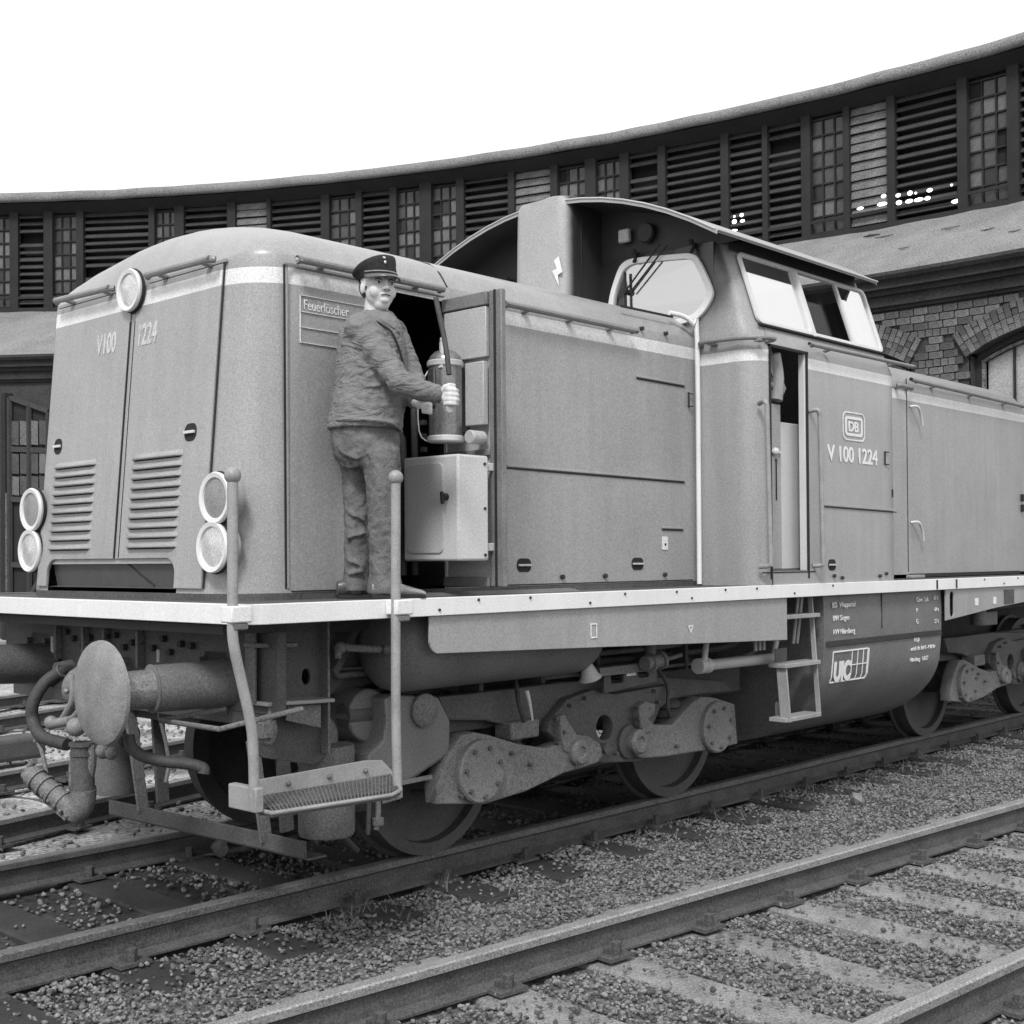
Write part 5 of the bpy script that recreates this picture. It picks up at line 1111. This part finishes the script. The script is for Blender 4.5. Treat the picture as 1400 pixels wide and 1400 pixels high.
# ================================================================== GROUND
def ground_mat():
    m = mat('yard_ground', .13, .95, var=.35, scale=1.3, grain=.5, gscale=30, bump=1.0, bscale=26)
    N, L = m.node_tree.nodes, m.node_tree.links; b = N['Principled BSDF']; src = b.inputs['Base Color'].links[0].from_socket
    tc = N.new('ShaderNodeTexCoord'); sp = N.new('ShaderNodeSeparateXYZ'); L.new(tc.outputs['Object'], sp.inputs[0])
    nz = N.new('ShaderNodeTexNoise'); nz.inputs['Scale'].default_value = .9; nz.inputs['Detail'].default_value = 6; L.new(tc.outputs['Object'], nz.inputs[0])
    # pale trodden ash on the far side of the locomotive
    mr = N.new('ShaderNodeMapRange'); mr.inputs[1].default_value = -.2; mr.inputs[2].default_value = .9
    yx = N.new('ShaderNodeMath'); yx.operation = 'MULTIPLY_ADD'; yx.inputs[1].default_value = -.9; L.new(sp.outputs[0], yx.inputs[0]); L.new(sp.outputs[1], yx.inputs[2])
    yc = N.new('ShaderNodeMath'); yc.operation = 'MAXIMUM'; L.new(sp.outputs[1], yc.inputs[0])
    y2 = N.new('ShaderNodeMath'); y2.operation = 'MINIMUM'; y2.inputs[1].default_value = .5; L.new(yx.outputs[0], y2.inputs[0]); y3 = N.new('ShaderNodeMath'); y3.operation='SUBTRACT'; y3.inputs[1].default_value = .1; L.new(y2.outputs[0], y3.inputs[0]); 
    gt = N.new('ShaderNodeMath'); gt.operation = 'GREATER_THAN'; gt.inputs[1].default_value = -.75; L.new(sp.outputs[1], gt.inputs[0]); y4 = N.new('ShaderNodeMath'); y4.operation='MULTIPLY'; L.new(gt.outputs[0], y4.inputs[0]); L.new(y3.outputs[0], y4.inputs[1]); L.new(y4.outputs[0], yc.inputs[1])
    L.new(yc.outputs[0], mr.inputs[0])
    n2 = N.new('ShaderNodeMapRange'); n2.inputs[1].default_value = .36; n2.inputs[2].default_value = .52; L.new(nz.outputs[0], n2.inputs[0])
    k = N.new('ShaderNodeMath'); k.operation = 'MULTIPLY'; L.new(mr.outputs[0], k.inputs[0]); L.new(n2.outputs[0], k.inputs[1])
    s = N.new('ShaderNodeMath'); s.operation = 'MULTIPLY_ADD'; s.inputs[1].default_value = 2.5; s.inputs[2].default_value = 1.0; L.new(k.outputs[0], s.inputs[0])
    # oil soaked strip between the rails, with shade under the engine painted in
    ab = N.new('ShaderNodeMath'); ab.operation = 'ABSOLUTE'; L.new(sp.outputs[1], ab.inputs[0])
    mo = N.new('ShaderNodeMapRange'); mo.inputs[1].default_value = .8; mo.inputs[2].default_value = 1.35; mo.inputs[3].default_value = .16; mo.inputs[4].default_value = 1; L.new(ab.outputs[0], mo.inputs[0])
    x = N.new('ShaderNodeMath'); x.operation = 'MULTIPLY'; L.new(src, x.inputs[0]); L.new(s.outputs[0], x.inputs[1])
    y = N.new('ShaderNodeMath'); y.operation = 'MULTIPLY'; L.new(x.outputs[0], y.inputs[0]); L.new(mo.outputs[0], y.inputs[1]); L.new(y.outputs[0], b.inputs['Base Color'])
    return m
M_GROUND = ground_mat()
g = MB(); xs_ = [-300,-60,-20]+[-8+.25*i for i in range(0,97)]+[20,30,60,300]; ys_ = [-300,-60,-15]+[-7+.25*i for i in range(0,97)]+[20,30,60,300]
def gz(x, y):
    fade = 1 if abs(x) < 20 and abs(y) < 20 else 0
    return -.185 + fade*(.035*noise.noise(Vector((x*1.1,y*1.1,0))) + .018*noise.noise(Vector((x*4,y*4,3))))
g.grid([[Vector((x, y, gz(x, y))) for y in ys_] for x in xs_])
go = g.build('ground', M_GROUND, None); go['kind'] = 'structure'
# ballast stones
rs = np.random.RandomState(5)
phi = (1+5**.5)/2
ico = np.array([(-1,phi,0),(1,phi,0),(-1,-phi,0),(1,-phi,0),(0,-1,phi),(0,1,phi),(0,-1,-phi),(0,1,-phi),(phi,0,-1),(phi,0,1),(-phi,0,-1),(-phi,0,1)])/1.9
icf = np.array([(0,11,5),(0,5,1),(0,1,7),(0,7,10),(0,10,11),(1,5,9),(5,11,4),(11,10,2),(10,7,6),(7,1,8),(3,9,4),(3,4,2),(3,2,6),(3,6,8),(3,8,9),(4,9,5),(2,4,11),(6,2,10),(8,6,7),(9,8,1)])
def near_rail(X, Y, w):
    bad = np.zeros(len(X), bool)
    for p, d, n in TR:
        dx, dy = X-p.x, Y-p.y; off = dx*n.x+dy*n.y
        for sg in (-1, 1): bad |= np.abs(off-.752*sg) < w
    return bad
def on_sleeper(X, Y):
    bad = np.zeros(len(X), bool)
    for (p, d, n), s0 in zip(TR, (-3,-5,-6,-7)):
        dx, dy = X-p.x, Y-p.y; off = dx*n.x+dy*n.y; al = dx*d.x+dy*d.y-s0
        bad |= (np.abs(off) < 1.25) & (np.abs((al+.315) % .63-.315) < .12)
    return bad
def stones(name, n, x0, x1, y0, y1, smin, smax, mt, dmax=14, seed=0, keep=.12):
    rs = np.random.RandomState(seed)
    X, Y = rs.uniform(x0, x1, n), rs.uniform(y0, y1, n)
    dx, dy = X-CX, Y-CY; dep = dx*Fh.x+dy*Fh.y; lat = dx*Rh.x+dy*Rh.y
    ok = (dep > 2.2) & (np.abs(lat) < dep*.50+.5) & (dep < dmax) & ~near_rail(X, Y, .075)
    ok &= ~(on_sleeper(X, Y) & (rs.rand(n) > keep))
    X, Y, dep = X[ok], Y[ok], dep[ok]; k = len(X)
    S_ = rs.uniform(smin, smax, k)**1.0*(1+.25*(rs.rand(k) > .95))
    Z = np.array([gz(x, y) for x, y in zip(X, Y)]) + S_*.15*rs.rand(k) + .012
    Z = np.where(on_sleeper(X, Y), -.155+S_*.2, Z)
    Rm = rs.randn(k, 4); Rm /= np.linalg.norm(Rm, axis=1)[:, None]; w, x, y, z = Rm.T
    R3 = np.stack([np.stack([1-2*(y*y+z*z),2*(x*y-z*w),2*(x*z+y*w)],-1),np.stack([2*(x*y+z*w),1-2*(x*x+z*z),2*(y*z-x*w)],-1),np.stack([2*(x*z-y*w),2*(y*z+x*w),1-2*(x*x+y*y)],-1)],1)
    V = ico[None]*(1+rs.uniform(-.42,.35,(k,12,1)))*(rs.uniform(.5,1.3,(k,1,3)))
    V = np.einsum('kij,kvj->kvi', R3, V)*S_[:, None, None]*.5
    V[..., 2] *= .75; V += np.stack([X, Y, Z], -1)[:, None]
    F_ = (icf[None]+12*np.arange(k)[:, None, None]).reshape(-1)
    me = bpy.data.meshes.new(name); me.vertices.add(12*k); me.vertices.foreach_set('co', V.reshape(-1).astype('f'))
    me.loops.add(60*k); me.loops.foreach_set('vertex_index', F_.astype('i')); me.polygons.add(20*k); me.polygons.foreach_set('loop_start', np.arange(0, 60*k, 3).astype('i'))
    me.update(calc_edges=True); me.materials.append(mt); o = bpy.data.objects.new(name, me); COL.objects.link(o); o['kind'] = 'stuff'; return k
tot = 0
for i, (mt, fr) in enumerate(((M_ROCK[0], .35), (M_ROCK[1], .45), (M_ROCK[2], .22))):
    tot += stones('ballast', int(150000*fr), -2, 11.5, -6.2, -.75, .013, .029, mt, 15, 10+i)
    tot += stones('ballast', int(9000*fr), -3.4, 8, .8, 10, .02, .045, mt, 14, 20+i)
    if i < 1: tot += stones('ballast', 6000, .5, 12, -.75, .9, .014, .034, mt, 16, 40)
    tot += stones('ballast', int(3500*fr), -3.2, 3, -1.2, .7, .015, .04, mt, 14, 30+i)
print('stones', tot)
for (u, v, sz, lab, mt) in ((300,1160,.13,'rough broken lump of pale rock beside the rail under the step',M_ROCK[2]), (1172,1095,.10,'single pale lump of rock on the ballast between the two tracks',M_ROCK[2])):
    c = S(u, v, 'Z', -.14); m = MB(); rnd = random.Random(u)
    m.add([c+Vector(tuple(float(q) for q in p))*sz*rnd.uniform(.4,.75)*.9 for p in ico], [tuple(int(q) for q in f) for f in icf])
    o = m.build('rock', mt, None, smooth=False); s_ = o.modifiers.new('s','SUBSURF'); s_.levels = s_.render_levels = 1; s_.subdivision_type = 'SIMPLE'
    tag(o, lab, 'rock')
# dry weeds along the near rail of the engine's track
wd = MB(); rnd = random.Random(9)
for k in range(420):
    t = rnd.uniform(.4, 7.5); c = Vector((t, -.95-rnd.random()**2*.9, -.16))
    if noise.noise(Vector((t*1.3, 0, 5))) < -.05: continue
    for q in range(3):
        a, l = rnd.uniform(0, 2*PI), rnd.uniform(.03,.11); d = Vector((math.cos(a), math.sin(a), rnd.uniform(.2,.9)))*l; w = Vector((-math.sin(a), math.cos(a), 0))*.003
        wd.add([c-w, c+w, c+d*.6+w*.7, c+d, c+d*.6-w*.7], [(0,1,2,3,4)])
tag(wd.build('dry_weeds', mat('dry_weed', .16, .9), None, smooth=False), kind='stuff')

# ================================================================== ROUNDHOUSE
TC = Vector((-14.87, 3.59, 0)); RC, RL = 35.2, 31.6
def T3(deg, R_, z): a = math.radians(deg); return Vector((TC.x+R_*math.cos(a), TC.y+R_*math.sin(a), z))
house = empty('roundhouse', T3(20, 33, -.18), 'dark curved roundhouse with louvred clerestory, felt roof and brick arches behind the locomotive', 'roundhouse')
A0, A1 = -12, 96
def curved(m, prof, a0, a1, step=1.0, wob=0):
    n = max(2, int((a1-a0)/step)+1)
    m.grid([[T3(a0+(a1-a0)*i/(n-1), r+wob*noise.noise(Vector((i*.35,0,1))), z+wob*noise.noise(Vector((i*.3,0,7)))) for r, z in prof] for i in range(n)]); return m
# clerestory back wall, sill beams, eave
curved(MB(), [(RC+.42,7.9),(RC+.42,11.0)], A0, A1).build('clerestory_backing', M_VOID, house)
curved(MB(), [(RC-.10,8.02),(RC-.10,8.20),(RC+.3,8.26),(RC+.42,8.26)], A0, A1, .5).build('sill_beam', M_TIMB, house)
curved(MB(), [(RC-.04,8.44),(RC-.07,8.44),(RC-.07,8.50),(RC-.04,8.50)], A0, A1, .5).build('sill_rail', M_TIMB, house)
curved(MB(), [(RC+.42,10.72),(RC-.02,10.72),(RC-.02,10.95),(RC-.4,10.86),(RC-.46,10.90),(RC-.47,11.0),(RC-.40,11.10),(RC-.2,11.17),(RC+4,12.1)], A0, A1, .5, .025).build('eave', M_EAVE, house, ang=1.2)
curved(MB(), [(RC-.0,10.66),(RC-.38,10.84)], A0, A1, .5).build('eave_soffit', M_TIMB, house)
def at_ang(o, deg, R_, z): o.location = T3(deg, R_, z); o.rotation_euler.z = math.radians(deg); par(o, house)
def tbox(w, d0, d1, z0, z1): return MB().box((d0,-w/2,z0),(d1,w/2,z1))     # local: x outwards from the turntable, y along the wall
def place(name, mesh, deg, R_, z, parent, ry=0, rx=0, sy=1):
    o = bpy.data.objects.new(name, mesh); COL.objects.link(o); o.location = T3(deg, R_, z); o.rotation_euler = (rx, ry, math.radians(deg)); o.scale = (1, sy, 1); par(o, parent); return o
bays = [(-3.3,-.45,'S'),(-.15,1.15,'W'),(1.4,3.5,'S'),(3.7,5.05,'L'),(5.2,6.42,'W'),(6.68,7.97,'S'),(8.1,9.42,'S'),(9.65,11.85,'S'),(12.08,13.3,'S'),(13.6,14.63,'W'),(15.0,16.2,'W'),(16.43,18.0,'L'),(18.2,20.15,'S'),(20.42,21.56,'W'),(22.0,23.07,'W'),(23.3,24.6,'S'),(24.8,26.03,'W'),(26.33,28.65,'S'),(28.72,30.2,'L'),(30.5,32.5,'S'),(32.85,33.8,'W'),(34.0,36.95,'S'),(37.2,38.3,'W'),(38.62,39.8,'S'),(40.1,41.2,'W'),(41.5,43.4,'S'),(-6.2,-3.5,'W')]
post_me = tbox(.2, -.08, .12, 0, 2.55).mesh('post', M_TIMB, False)
edges = []
slat_me = {'S': MB().box((-.012,-.5,-.075),(.012,.5,.075)).mesh('louvre_slat', M_SLAT, False), 'L': MB().box((-.012,-.5,-.088),(.012,.5,.088)).mesh('louvre_slat', M_SLATL, False)}
pane_me = [MB().box((-.006,-.5,-.5),(.006,.5,.5)).mesh('window_pane', mm, False) for mm in M_PANE]
rnd = random.Random(21)
for a0, a1, ty in sorted(bays):
    w = math.radians(a1-a0)*RC; mid = (a0+a1)/2
    if ty in 'SL':
        fr = place('louvre_panel', tbox(w+.06, .30, .34, 8.22, 10.7).mesh('louvre_panel', M_VOID, False), mid, RC, 0, house)
        n = 13; z = 8.36 if ty == 'S' else 8.34
        for k in range(n):
            if rnd.random() < .05: continue
            o = place('louvre_slat', slat_me[ty], mid, RC+.04+rnd.uniform(-.01,.01), z+.187*k+rnd.uniform(-.006,.006), fr, ry=(.80 if ty == 'S' else .30)+rnd.uniform(-.10,.10), rx=rnd.uniform(-.012,.012)); o.scale.y = w+.02
    else:
        ncol = 3 if w < 1.0 else (6 if w > 1.2 else 3)
        fr = place('clerestory_window', tbox(w+.06, .10, .13, 8.22, 10.7).mesh('window_backing', M_VOID, False), mid, RC, 0, house)
        pw, ph = w/ncol, .335
        for r_ in range(7):
            for c in range(ncol):
                q = rnd.random(); th = mid + math.degrees((c-(ncol-1)/2)*pw/RC)
                tone = .52*(a0 > 13)*(a0 < 24) + .30*(a0 < 13) + .2*(a0 >= 24)
                if q < .06: continue
                mm = 2 if q > 1-tone and r_ < 6 and r_ > 0 else (1 if q > .2 else 0)
                o = bpy.data.objects.new('window_pane', pane_me[mm]); COL.objects.link(o)
                o.location = T3(th, RC+.08, 8.42+ph*r_); o.rotation_euler = (0, rnd.uniform(-.04,.04), math.radians(th)+rnd.uniform(-.03,.03)); o.scale = (1, pw-.05, ph-.05); par(o, fr)
        bars = MB()
        def lp(y, z, x=.06): return T3(mid+math.degrees(y/RC), RC+x, z)
        for c in range(ncol+1): y = -w/2+pw*c; bars.bar(lp(y,8.24), lp(y,10.6), .045 if c in (0,ncol) else .03, .05)
        for r_ in range(8): z = 8.42+ph*(r_-.5); bars.bar(lp(-w/2,z), lp(w/2,z), .05, .035)
        bars.build('glazing_bars', M_TIMB, fr, smooth=False)
    edges += [a0, a1]
ex = MB()
for k in range(13): curved(ex, [(RC-.02,8.32+.187*k),(RC+.09,8.43+.187*k)], 43.6, A1, 1)
tag(ex.build('louvre_boarding', M_SLAT, house, smooth=False), kind='stuff')
for k in range(26): place('timber_post', post_me, 43.6+2*k, RC, 8.15, house)
edges.sort()
for i in range(0, len(edges)-1):
    gap = edges[i+1]-edges[i]
    if i % 2 == 1:
        mid = (edges[i]+edges[i+1])/2; w = max(.1, math.radians(gap)*RC+.04)
        o = place('timber_post', post_me, mid, RC, 8.15, house); o.scale.y = w/.2
# glowing pieces added as daylight showing through gaps between the boards
for u, v, w_, h_ in ((1176,285,8,4),(1206,279,12,5),(1208,268,6,5),(1229,277,7,6),(1228,267,6,5),(1243,275,9,5),(1244,264,6,6),(1252,264,3,3),(1256,273,11,5),(1268,271,7,5),(1271,260,7,5),(1307,275,11,5),(1301,253,3,3),(1004,303,6,6),(1014,294,5,5),(1015,302,6,4),(1004,296,3,3),(1004,315,8,3)):
    d = (S(u,v,'X',20)-C0).normalized(); o_ = Vector((C0.x-TC.x, C0.y-TC.y)); d2 = Vector((d.x, d.y)); a_ = d2.dot(d2); b_ = 2*o_.dot(d2); c_ = o_.dot(o_)-(RC-.075)**2
    t = (-b_+math.sqrt(b_*b_-4*a_*c_))/2/a_; p = C0+d*t; m = MB(); th = math.atan2(p.y-TC.y, p.x-TC.x); s_ = t/FPX/2
    m.ball(p, 1, 9, 5, (.004, w_*s_*1.15, h_*s_), Matrix.Rotation(th, 3, 'Z')); m.build('daylight_glow', M_GLOW, house, smooth=False)
# lower roof, gutter edge, cornice
n_a = 210; prof_r = [RC-.10-(RC-.10-RL+.05)*k/10 for k in range(11)]
m = MB(); m.grid([[T3(A0+(A1-A0)*i/(n_a-1), r, 8.10-(RC-.1-r)*(8.10-6.36)/(RC-.1-RL+.05)+.03*noise.noise(Vector((i*.5, r*1.3, 0)))) for r in prof_r] for i in range(n_a)])
m.build('lower_roof', M_FELT, house, ang=1.2)
curved(MB(), [(RL-.05,6.39),(RL-.07,6.33),(RL-.03,6.27),(RL+.02,6.27),(RL+.06,6.32)], A0, A1, .4).build('roof_edge', M_CORN, house)
curved(MB(), [(RL+.02,6.27),(RL+.05,6.24),(RL+.05,6.13),(RL+.14,6.13),(RL+.14,6.04),(RL+.21,6.04),(RL+.21,5.86),(RL+.27,5.86),(RL+.27,5.80),(RL+.34,5.80)], A0, A1, .5).build('cornice', M_CORN, house, smooth=False)
for i in range(11):
    a = rnd.uniform(-4, 5); r = rnd.uniform(RL+.3, RC-.5); z = 8.10-(RC-.1-r)*(8.10-6.36)/(RC-.1-RL+.05)+.02
    d = T3(a, r, z); m = MB(); l = rnd.uniform(.08,.26); tg = Vector((-math.sin(math.radians(a)), math.cos(math.radians(a)), 0)); up = Vector((math.cos(math.radians(a)), math.sin(math.radians(a)), .49)).normalized()
    m.add([d-tg*l, d+tg*l*.2-up*.025, d+tg*l, d+tg*l*.3+up*.02+Vector((0,0,.02))], [(0,1,2,3)]); m.build('torn_felt', M_CORN if i % 2 else M_FELT, house, smooth=False, solid=.02)
# brick front with segmental arches: openings centred every 7.5 degrees
RW = RL+.34; SPAN, ZS, RISE = 3.10, 4.86, .42
KR = (SPAN*SPAN/4+RISE*RISE)/(2*RISE)         # arch radius
def arch_z(s): return ZS + RISE - KR + math.sqrt(max(0, KR*KR - s*s)) if abs(s) <= SPAN/2 else None
centres = [-4.02-7.5, -4.02, 3.50, 11.0, 18.5, 26.0, 33.5, 41.0, 48.5, 56.0, 63.5, 71.0, 78.5, 86.0]
def deg2s(deg, c): return math.radians(deg-c)*RW
m = MB(); step = .18; a = A0
while a < A1:
    b_ = a+step; zz = []
    for q in (a, b_):
        z0 = -.2
        for c in centres:
            s = deg2s(q, c)
            if abs(s) < SPAN/2: z0 = arch_z(s)
        zz.append(z0)
    if min(zz) < 0 < max(zz): zz = [max(zz)]*2
    m.add([T3(a,RW,zz[0]), T3(b_,RW,zz[1]), T3(b_,RW,5.82), T3(a,RW,5.82)], [(0,1,2,3)]); 
    if zz[0] > 0: m.add([T3(a,RW,zz[0]), T3(b_,RW,zz[1]), T3(b_,RW+.45,zz[1]), T3(a,RW+.45,zz[0])], [(0,1,2,3)])
    a = b_
for c in centres:
    for s in (-1, 1):
        q = c + math.degrees(s*SPAN/2/RW); m.add([T3(q,RW,-.2), T3(q,RW,ZS), T3(q,RW+.45,ZS), T3(q,RW+.45,-.2)], [(0,1,2,3)])
wallo = m.build('brick_wall', M_MORT, house, smooth=False)
brk = [[MB().box((-.06,-w_/2,-.056),(.03,w_/2,.056)).mesh('brick', mt, False) for mt in M_BRICK] for w_ in (.235,.112)]
rnd = random.Random(4); nb = 0
def inside(deg, z, marg=.0):
    for c in centres:
        s = deg2s(deg, c)
        if abs(s) < SPAN/2+.33+marg:
            if abs(s) < SPAN/2 and z < arch_z(s)+.48+marg: return True
            if abs(s) >= SPAN/2 and z < ZS+.42-(abs(s)-SPAN/2)*.2 and z > ZS-.10+(abs(s)-SPAN/2)*1.0: return True
    return False
def in_open(deg, z, marg):
    return any(abs(deg2s(deg, c)) < SPAN/2+marg and z < ZS+.3 for c in centres)
rowi = 0; z = 3.40
while z < 5.80:
    head = rowi % 2; x = -3.9 + (.11 if head else 0); wd_ = .120 if rowi % 4 == 3 else .245
    while x < 2.1:
        if not inside(x, z) and not in_open(x, z, .10):
            mt = rnd.choices((0,1,2), (.3,.45,.3) if z > 4.6 else (.5,.4,.1))[0]
            if z > 5.65: mt = rnd.choice((0,0,1))
            place('brick', brk[1 if wd_ < .2 else 0][mt], x, RW+.012+rnd.uniform(-.008,.006), z+rnd.uniform(-.003,.003), wallo, rx=rnd.uniform(-.01,.01)); nb += 1
        x += math.degrees((wd_+.012)/RW)
    z += .128; rowi += 1
print('bricks', nb)
# voussoirs of the two arches in view
vou = [[MB().box((-.07,-.048,-l/2),(.03,.048,l/2)).mesh('brick', mt, False) for mt in M_BRICK] for l in (.22,.10)]
nv = 0
for c in (-4.02, 3.50):
    half = math.asin(SPAN/2/KR); N_ = int(2*half*(KR+.2)/.108)
    for i in range(N_+1):
        t = -half + 2*half*i/N_; s_along = math.sin(t)*(KR+.2); dg = c+math.degrees(s_along/RW)
        if not (-4.4 < dg < 2.2): continue
        rr0 = KR+.01
        for li, l in (((0,.22),(1,.10),(1,.10)) if i % 2 else ((1,.10),(1,.10),(0,.22))):
            rm = rr0+l/2; rr0 += l+.012
            s2, z2 = math.sin(t)*rm, ZS+RISE-KR+math.cos(t)*rm
            mt = rnd.choices((0,1,2), (.25,.4,.4))[0]
            o = place('brick', vou[li][mt], c+math.degrees(s2/RW), RW-.005+rnd.uniform(-.012,.006), z2, wallo, rx=-t+rnd.uniform(-.02,.02)); nv += 1
print('voussoirs', nv)
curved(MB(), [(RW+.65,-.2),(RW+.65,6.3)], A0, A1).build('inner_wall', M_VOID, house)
# arched windows (right) and timber gates (left)
for c in centres:
    if c < 20:
        frm = MB(); pts = [(-SPAN/2+.04, 2.0), (-SPAN/2+.04, ZS-.02)]+[(s, arch_z(s)-.06) for s in [(-1+2*k/14)*(SPAN/2-.06) for k in range(15)]]+[(SPAN/2-.04, ZS-.02), (SPAN/2-.04, 2.0)]
        def wp(s, z, x=.22): return T3(c+math.degrees(s/RW), RW+x, z)
        for (a, b_) in zip(pts[:-1], pts[1:]): frm.bar(wp(*a), wp(*b_), .13, .10)
        wf_ = frm.build('arched_window', M_TIMB, house, smooth=False)
        L2 = [(-SPAN/2+.14, 2.0), (-SPAN/2+.14, ZS-.06)]+[(s, arch_z(s)-.16) for s in [(-1+2*k/14)*(SPAN/2-.16) for k in range(15)]]+[(SPAN/2-.14, ZS-.06), (SPAN/2-.14, 2.0)]
        fr2 = MB()
        for (a, b_) in zip(L2[:-1], L2[1:]): fr2.bar(wp(a[0],a[1],.20), wp(b_[0],b_[1],.20), .06, .05)
        fr2.build('window_frame', M_GATEL, wf_, smooth=False)
        ncol = 6; x0 = -SPAN/2+.17; pw = (SPAN-.34)/ncol
        for k in range(ncol):
            for r_ in range(4):
                za = 2.05+.64*r_; zb = za+.64; s0, s1 = x0+pw*k+.012, x0+pw*(k+1)-.012
                t0, t1 = min(zb-.02, (arch_z(s0) or ZS)-.18), min(zb-.02, (arch_z(s1) or ZS)-.18)
                if r_ == 3: t0, t1 = (arch_z(s0) or ZS)-.18, (arch_z(s1) or ZS)-.18
                if c > 5 and r_ < 1: continue
                MB().add([wp(s0,za,.27), wp(s1,za,.27), wp(s1,t1,.27), wp(s0,t0,.27)], [(0,1,2,3)]).build('window_pane', M_GLASSR if c < 5 else M_PANE[1], wf_, smooth=False, solid=.006)
        gb = MB()
        for k in range(1, ncol): s = x0+pw*k; gb.bar(wp(s,2.0,.23), wp(s,arch_z(s)-.1,.23), .03, .04)
        for r_ in range(1, 4): gb.bar(wp(-SPAN/2+.15,2.05+.64*r_-.01,.23), wp(SPAN/2-.15,2.05+.64*r_-.01,.23), .04, .03)
        gb.build('glazing_bars', M_TIMB, wf_, smooth=False)
        MB().add([wp(-SPAN/2,-.2,.3), wp(SPAN/2,-.2,.3), wp(SPAN/2,2.0,.3), wp(-SPAN/2,2.0,.3)], [(0,1,2,3)]).build('wall_panel', M_MORT, wf_, smooth=False)
    else:
        for sg in (-1, 1):
            s0, s1 = (-SPAN/2+.06, -.03) if sg < 0 else (.03, SPAN/2-.06)
            def gp(s, z, x=.2): return T3(c+math.degrees(s/RW), RW+x, z)
            m = MB(); m.bar(gp(s0+.05,-.15), gp(s0+.05,4.95), .12,.08); m.bar(gp(s1-.05,-.15), gp(s1-.05,4.95), .12,.08)
            for z in (.1, 1.6, 3.0, 4.3, 4.9): m.bar(gp(s0,z), gp(s1,z), .08,.14)
            m.bar(gp(s0,.1,.18), gp(s1,1.6,.18), .05,.10)
            gate = m.build('gate_leaf', M_TIMB, house, smooth=False)
            MB().add([gp(s0,-.15,.25), gp(s1,-.15,.25), gp(s1,3.0,.25), gp(s0,3.0,.25)], [(0,1,2,3)]).build('gate_boarding', M_TIMB, gate, smooth=False)
            MB().add([gp(s0,3.0,.28), gp(s1,3.0,.28), gp(s1,5.2,.28), gp(s0,5.2,.28)], [(0,1,2,3)]).build('gate_boarding', M_VOID, gate, smooth=False)
            pw = (s1-s0-.2)/3
            for k in range(3):
                for r_ in range(3):
                    a, b_ = s0+.10+pw*k+.03, s0+.10+pw*(k+1)-.03; z0 = 3.12+.60*r_
                    MB().add([gp(a,z0,.24), gp(b_,z0,.24), gp(b_,z0+.50,.24), gp(a,z0+.50,.24)], [(0,1,2,3)]).build('window_pane', M_PANE[rnd.choice((1,1,2))], gate, smooth=False, solid=.006)
# weathered gate post in front of the left wall and an open gate leaf beside it
pl = MB(); q0 = T3(37.35, RW-.35, -.18); pl.bar(q0, T3(37.35, RW-.35, 5.5), .20,.20); po = pl.build('gate_post', M_TIMB, None); tag(po, 'tall weathered timber gate post standing left of the locomotive nose', 'post')
lw = MB(); lw.bar(T3(37.35, RW-.40, .6), T3(37.35, RW-.40, 3.2), .215,.11); lw.build('worn_face', M_GATEL, po)
gl = empty('open_gate', T3(37.0, RW-.5, -.18), 'dark timber roundhouse gate with small panes standing open beside the post at far left', 'gate')
def ogp(t, z, o=0): return T3(37.1-1.7*t, RW-.5+.0*t-o, z+(.0))
m = MB()
for t in (0, .5, 1): m.bar(ogp(t,-.1), ogp(t,5.38-.35*t), .10,.08)
for z in (.1, 1.55, 3.05, 4.2): m.bar(ogp(0,z), ogp(1,z-.05), .06,.12)
m.bar(ogp(0,5.38), ogp(1,5.05), .08,.10); m.bar(ogp(0,.1,.05), ogp(1,1.5,.05), .05,.09); m.build('gate_frame', M_SLAT, gl, smooth=False)
MB().add([ogp(0,-.1,-.06), ogp(1,-.1,-.06), ogp(1,5.0,-.06), ogp(0,5.35,-.06)], [(0,1,2,3)]).build('gate_boarding', M_TIMB, gl, smooth=False)
for k in range(2):
    for r_, (z0, z1) in enumerate(((3.15,3.58),(3.64,4.10),(4.30,4.85))):
        for h_ in range(2):
            a, b_ = k*.5+.06+.21*h_, k*.5+.24+.21*h_; MB().add([ogp(a,z0), ogp(b_,z0-.02), ogp(b_,z1-.02), ogp(a,z1)], [(0,1,2,3)]).build('window_pane', M_PANE[2 if (k+r_+h_) % 3 == 0 else 1], gl, smooth=False, solid=.006)
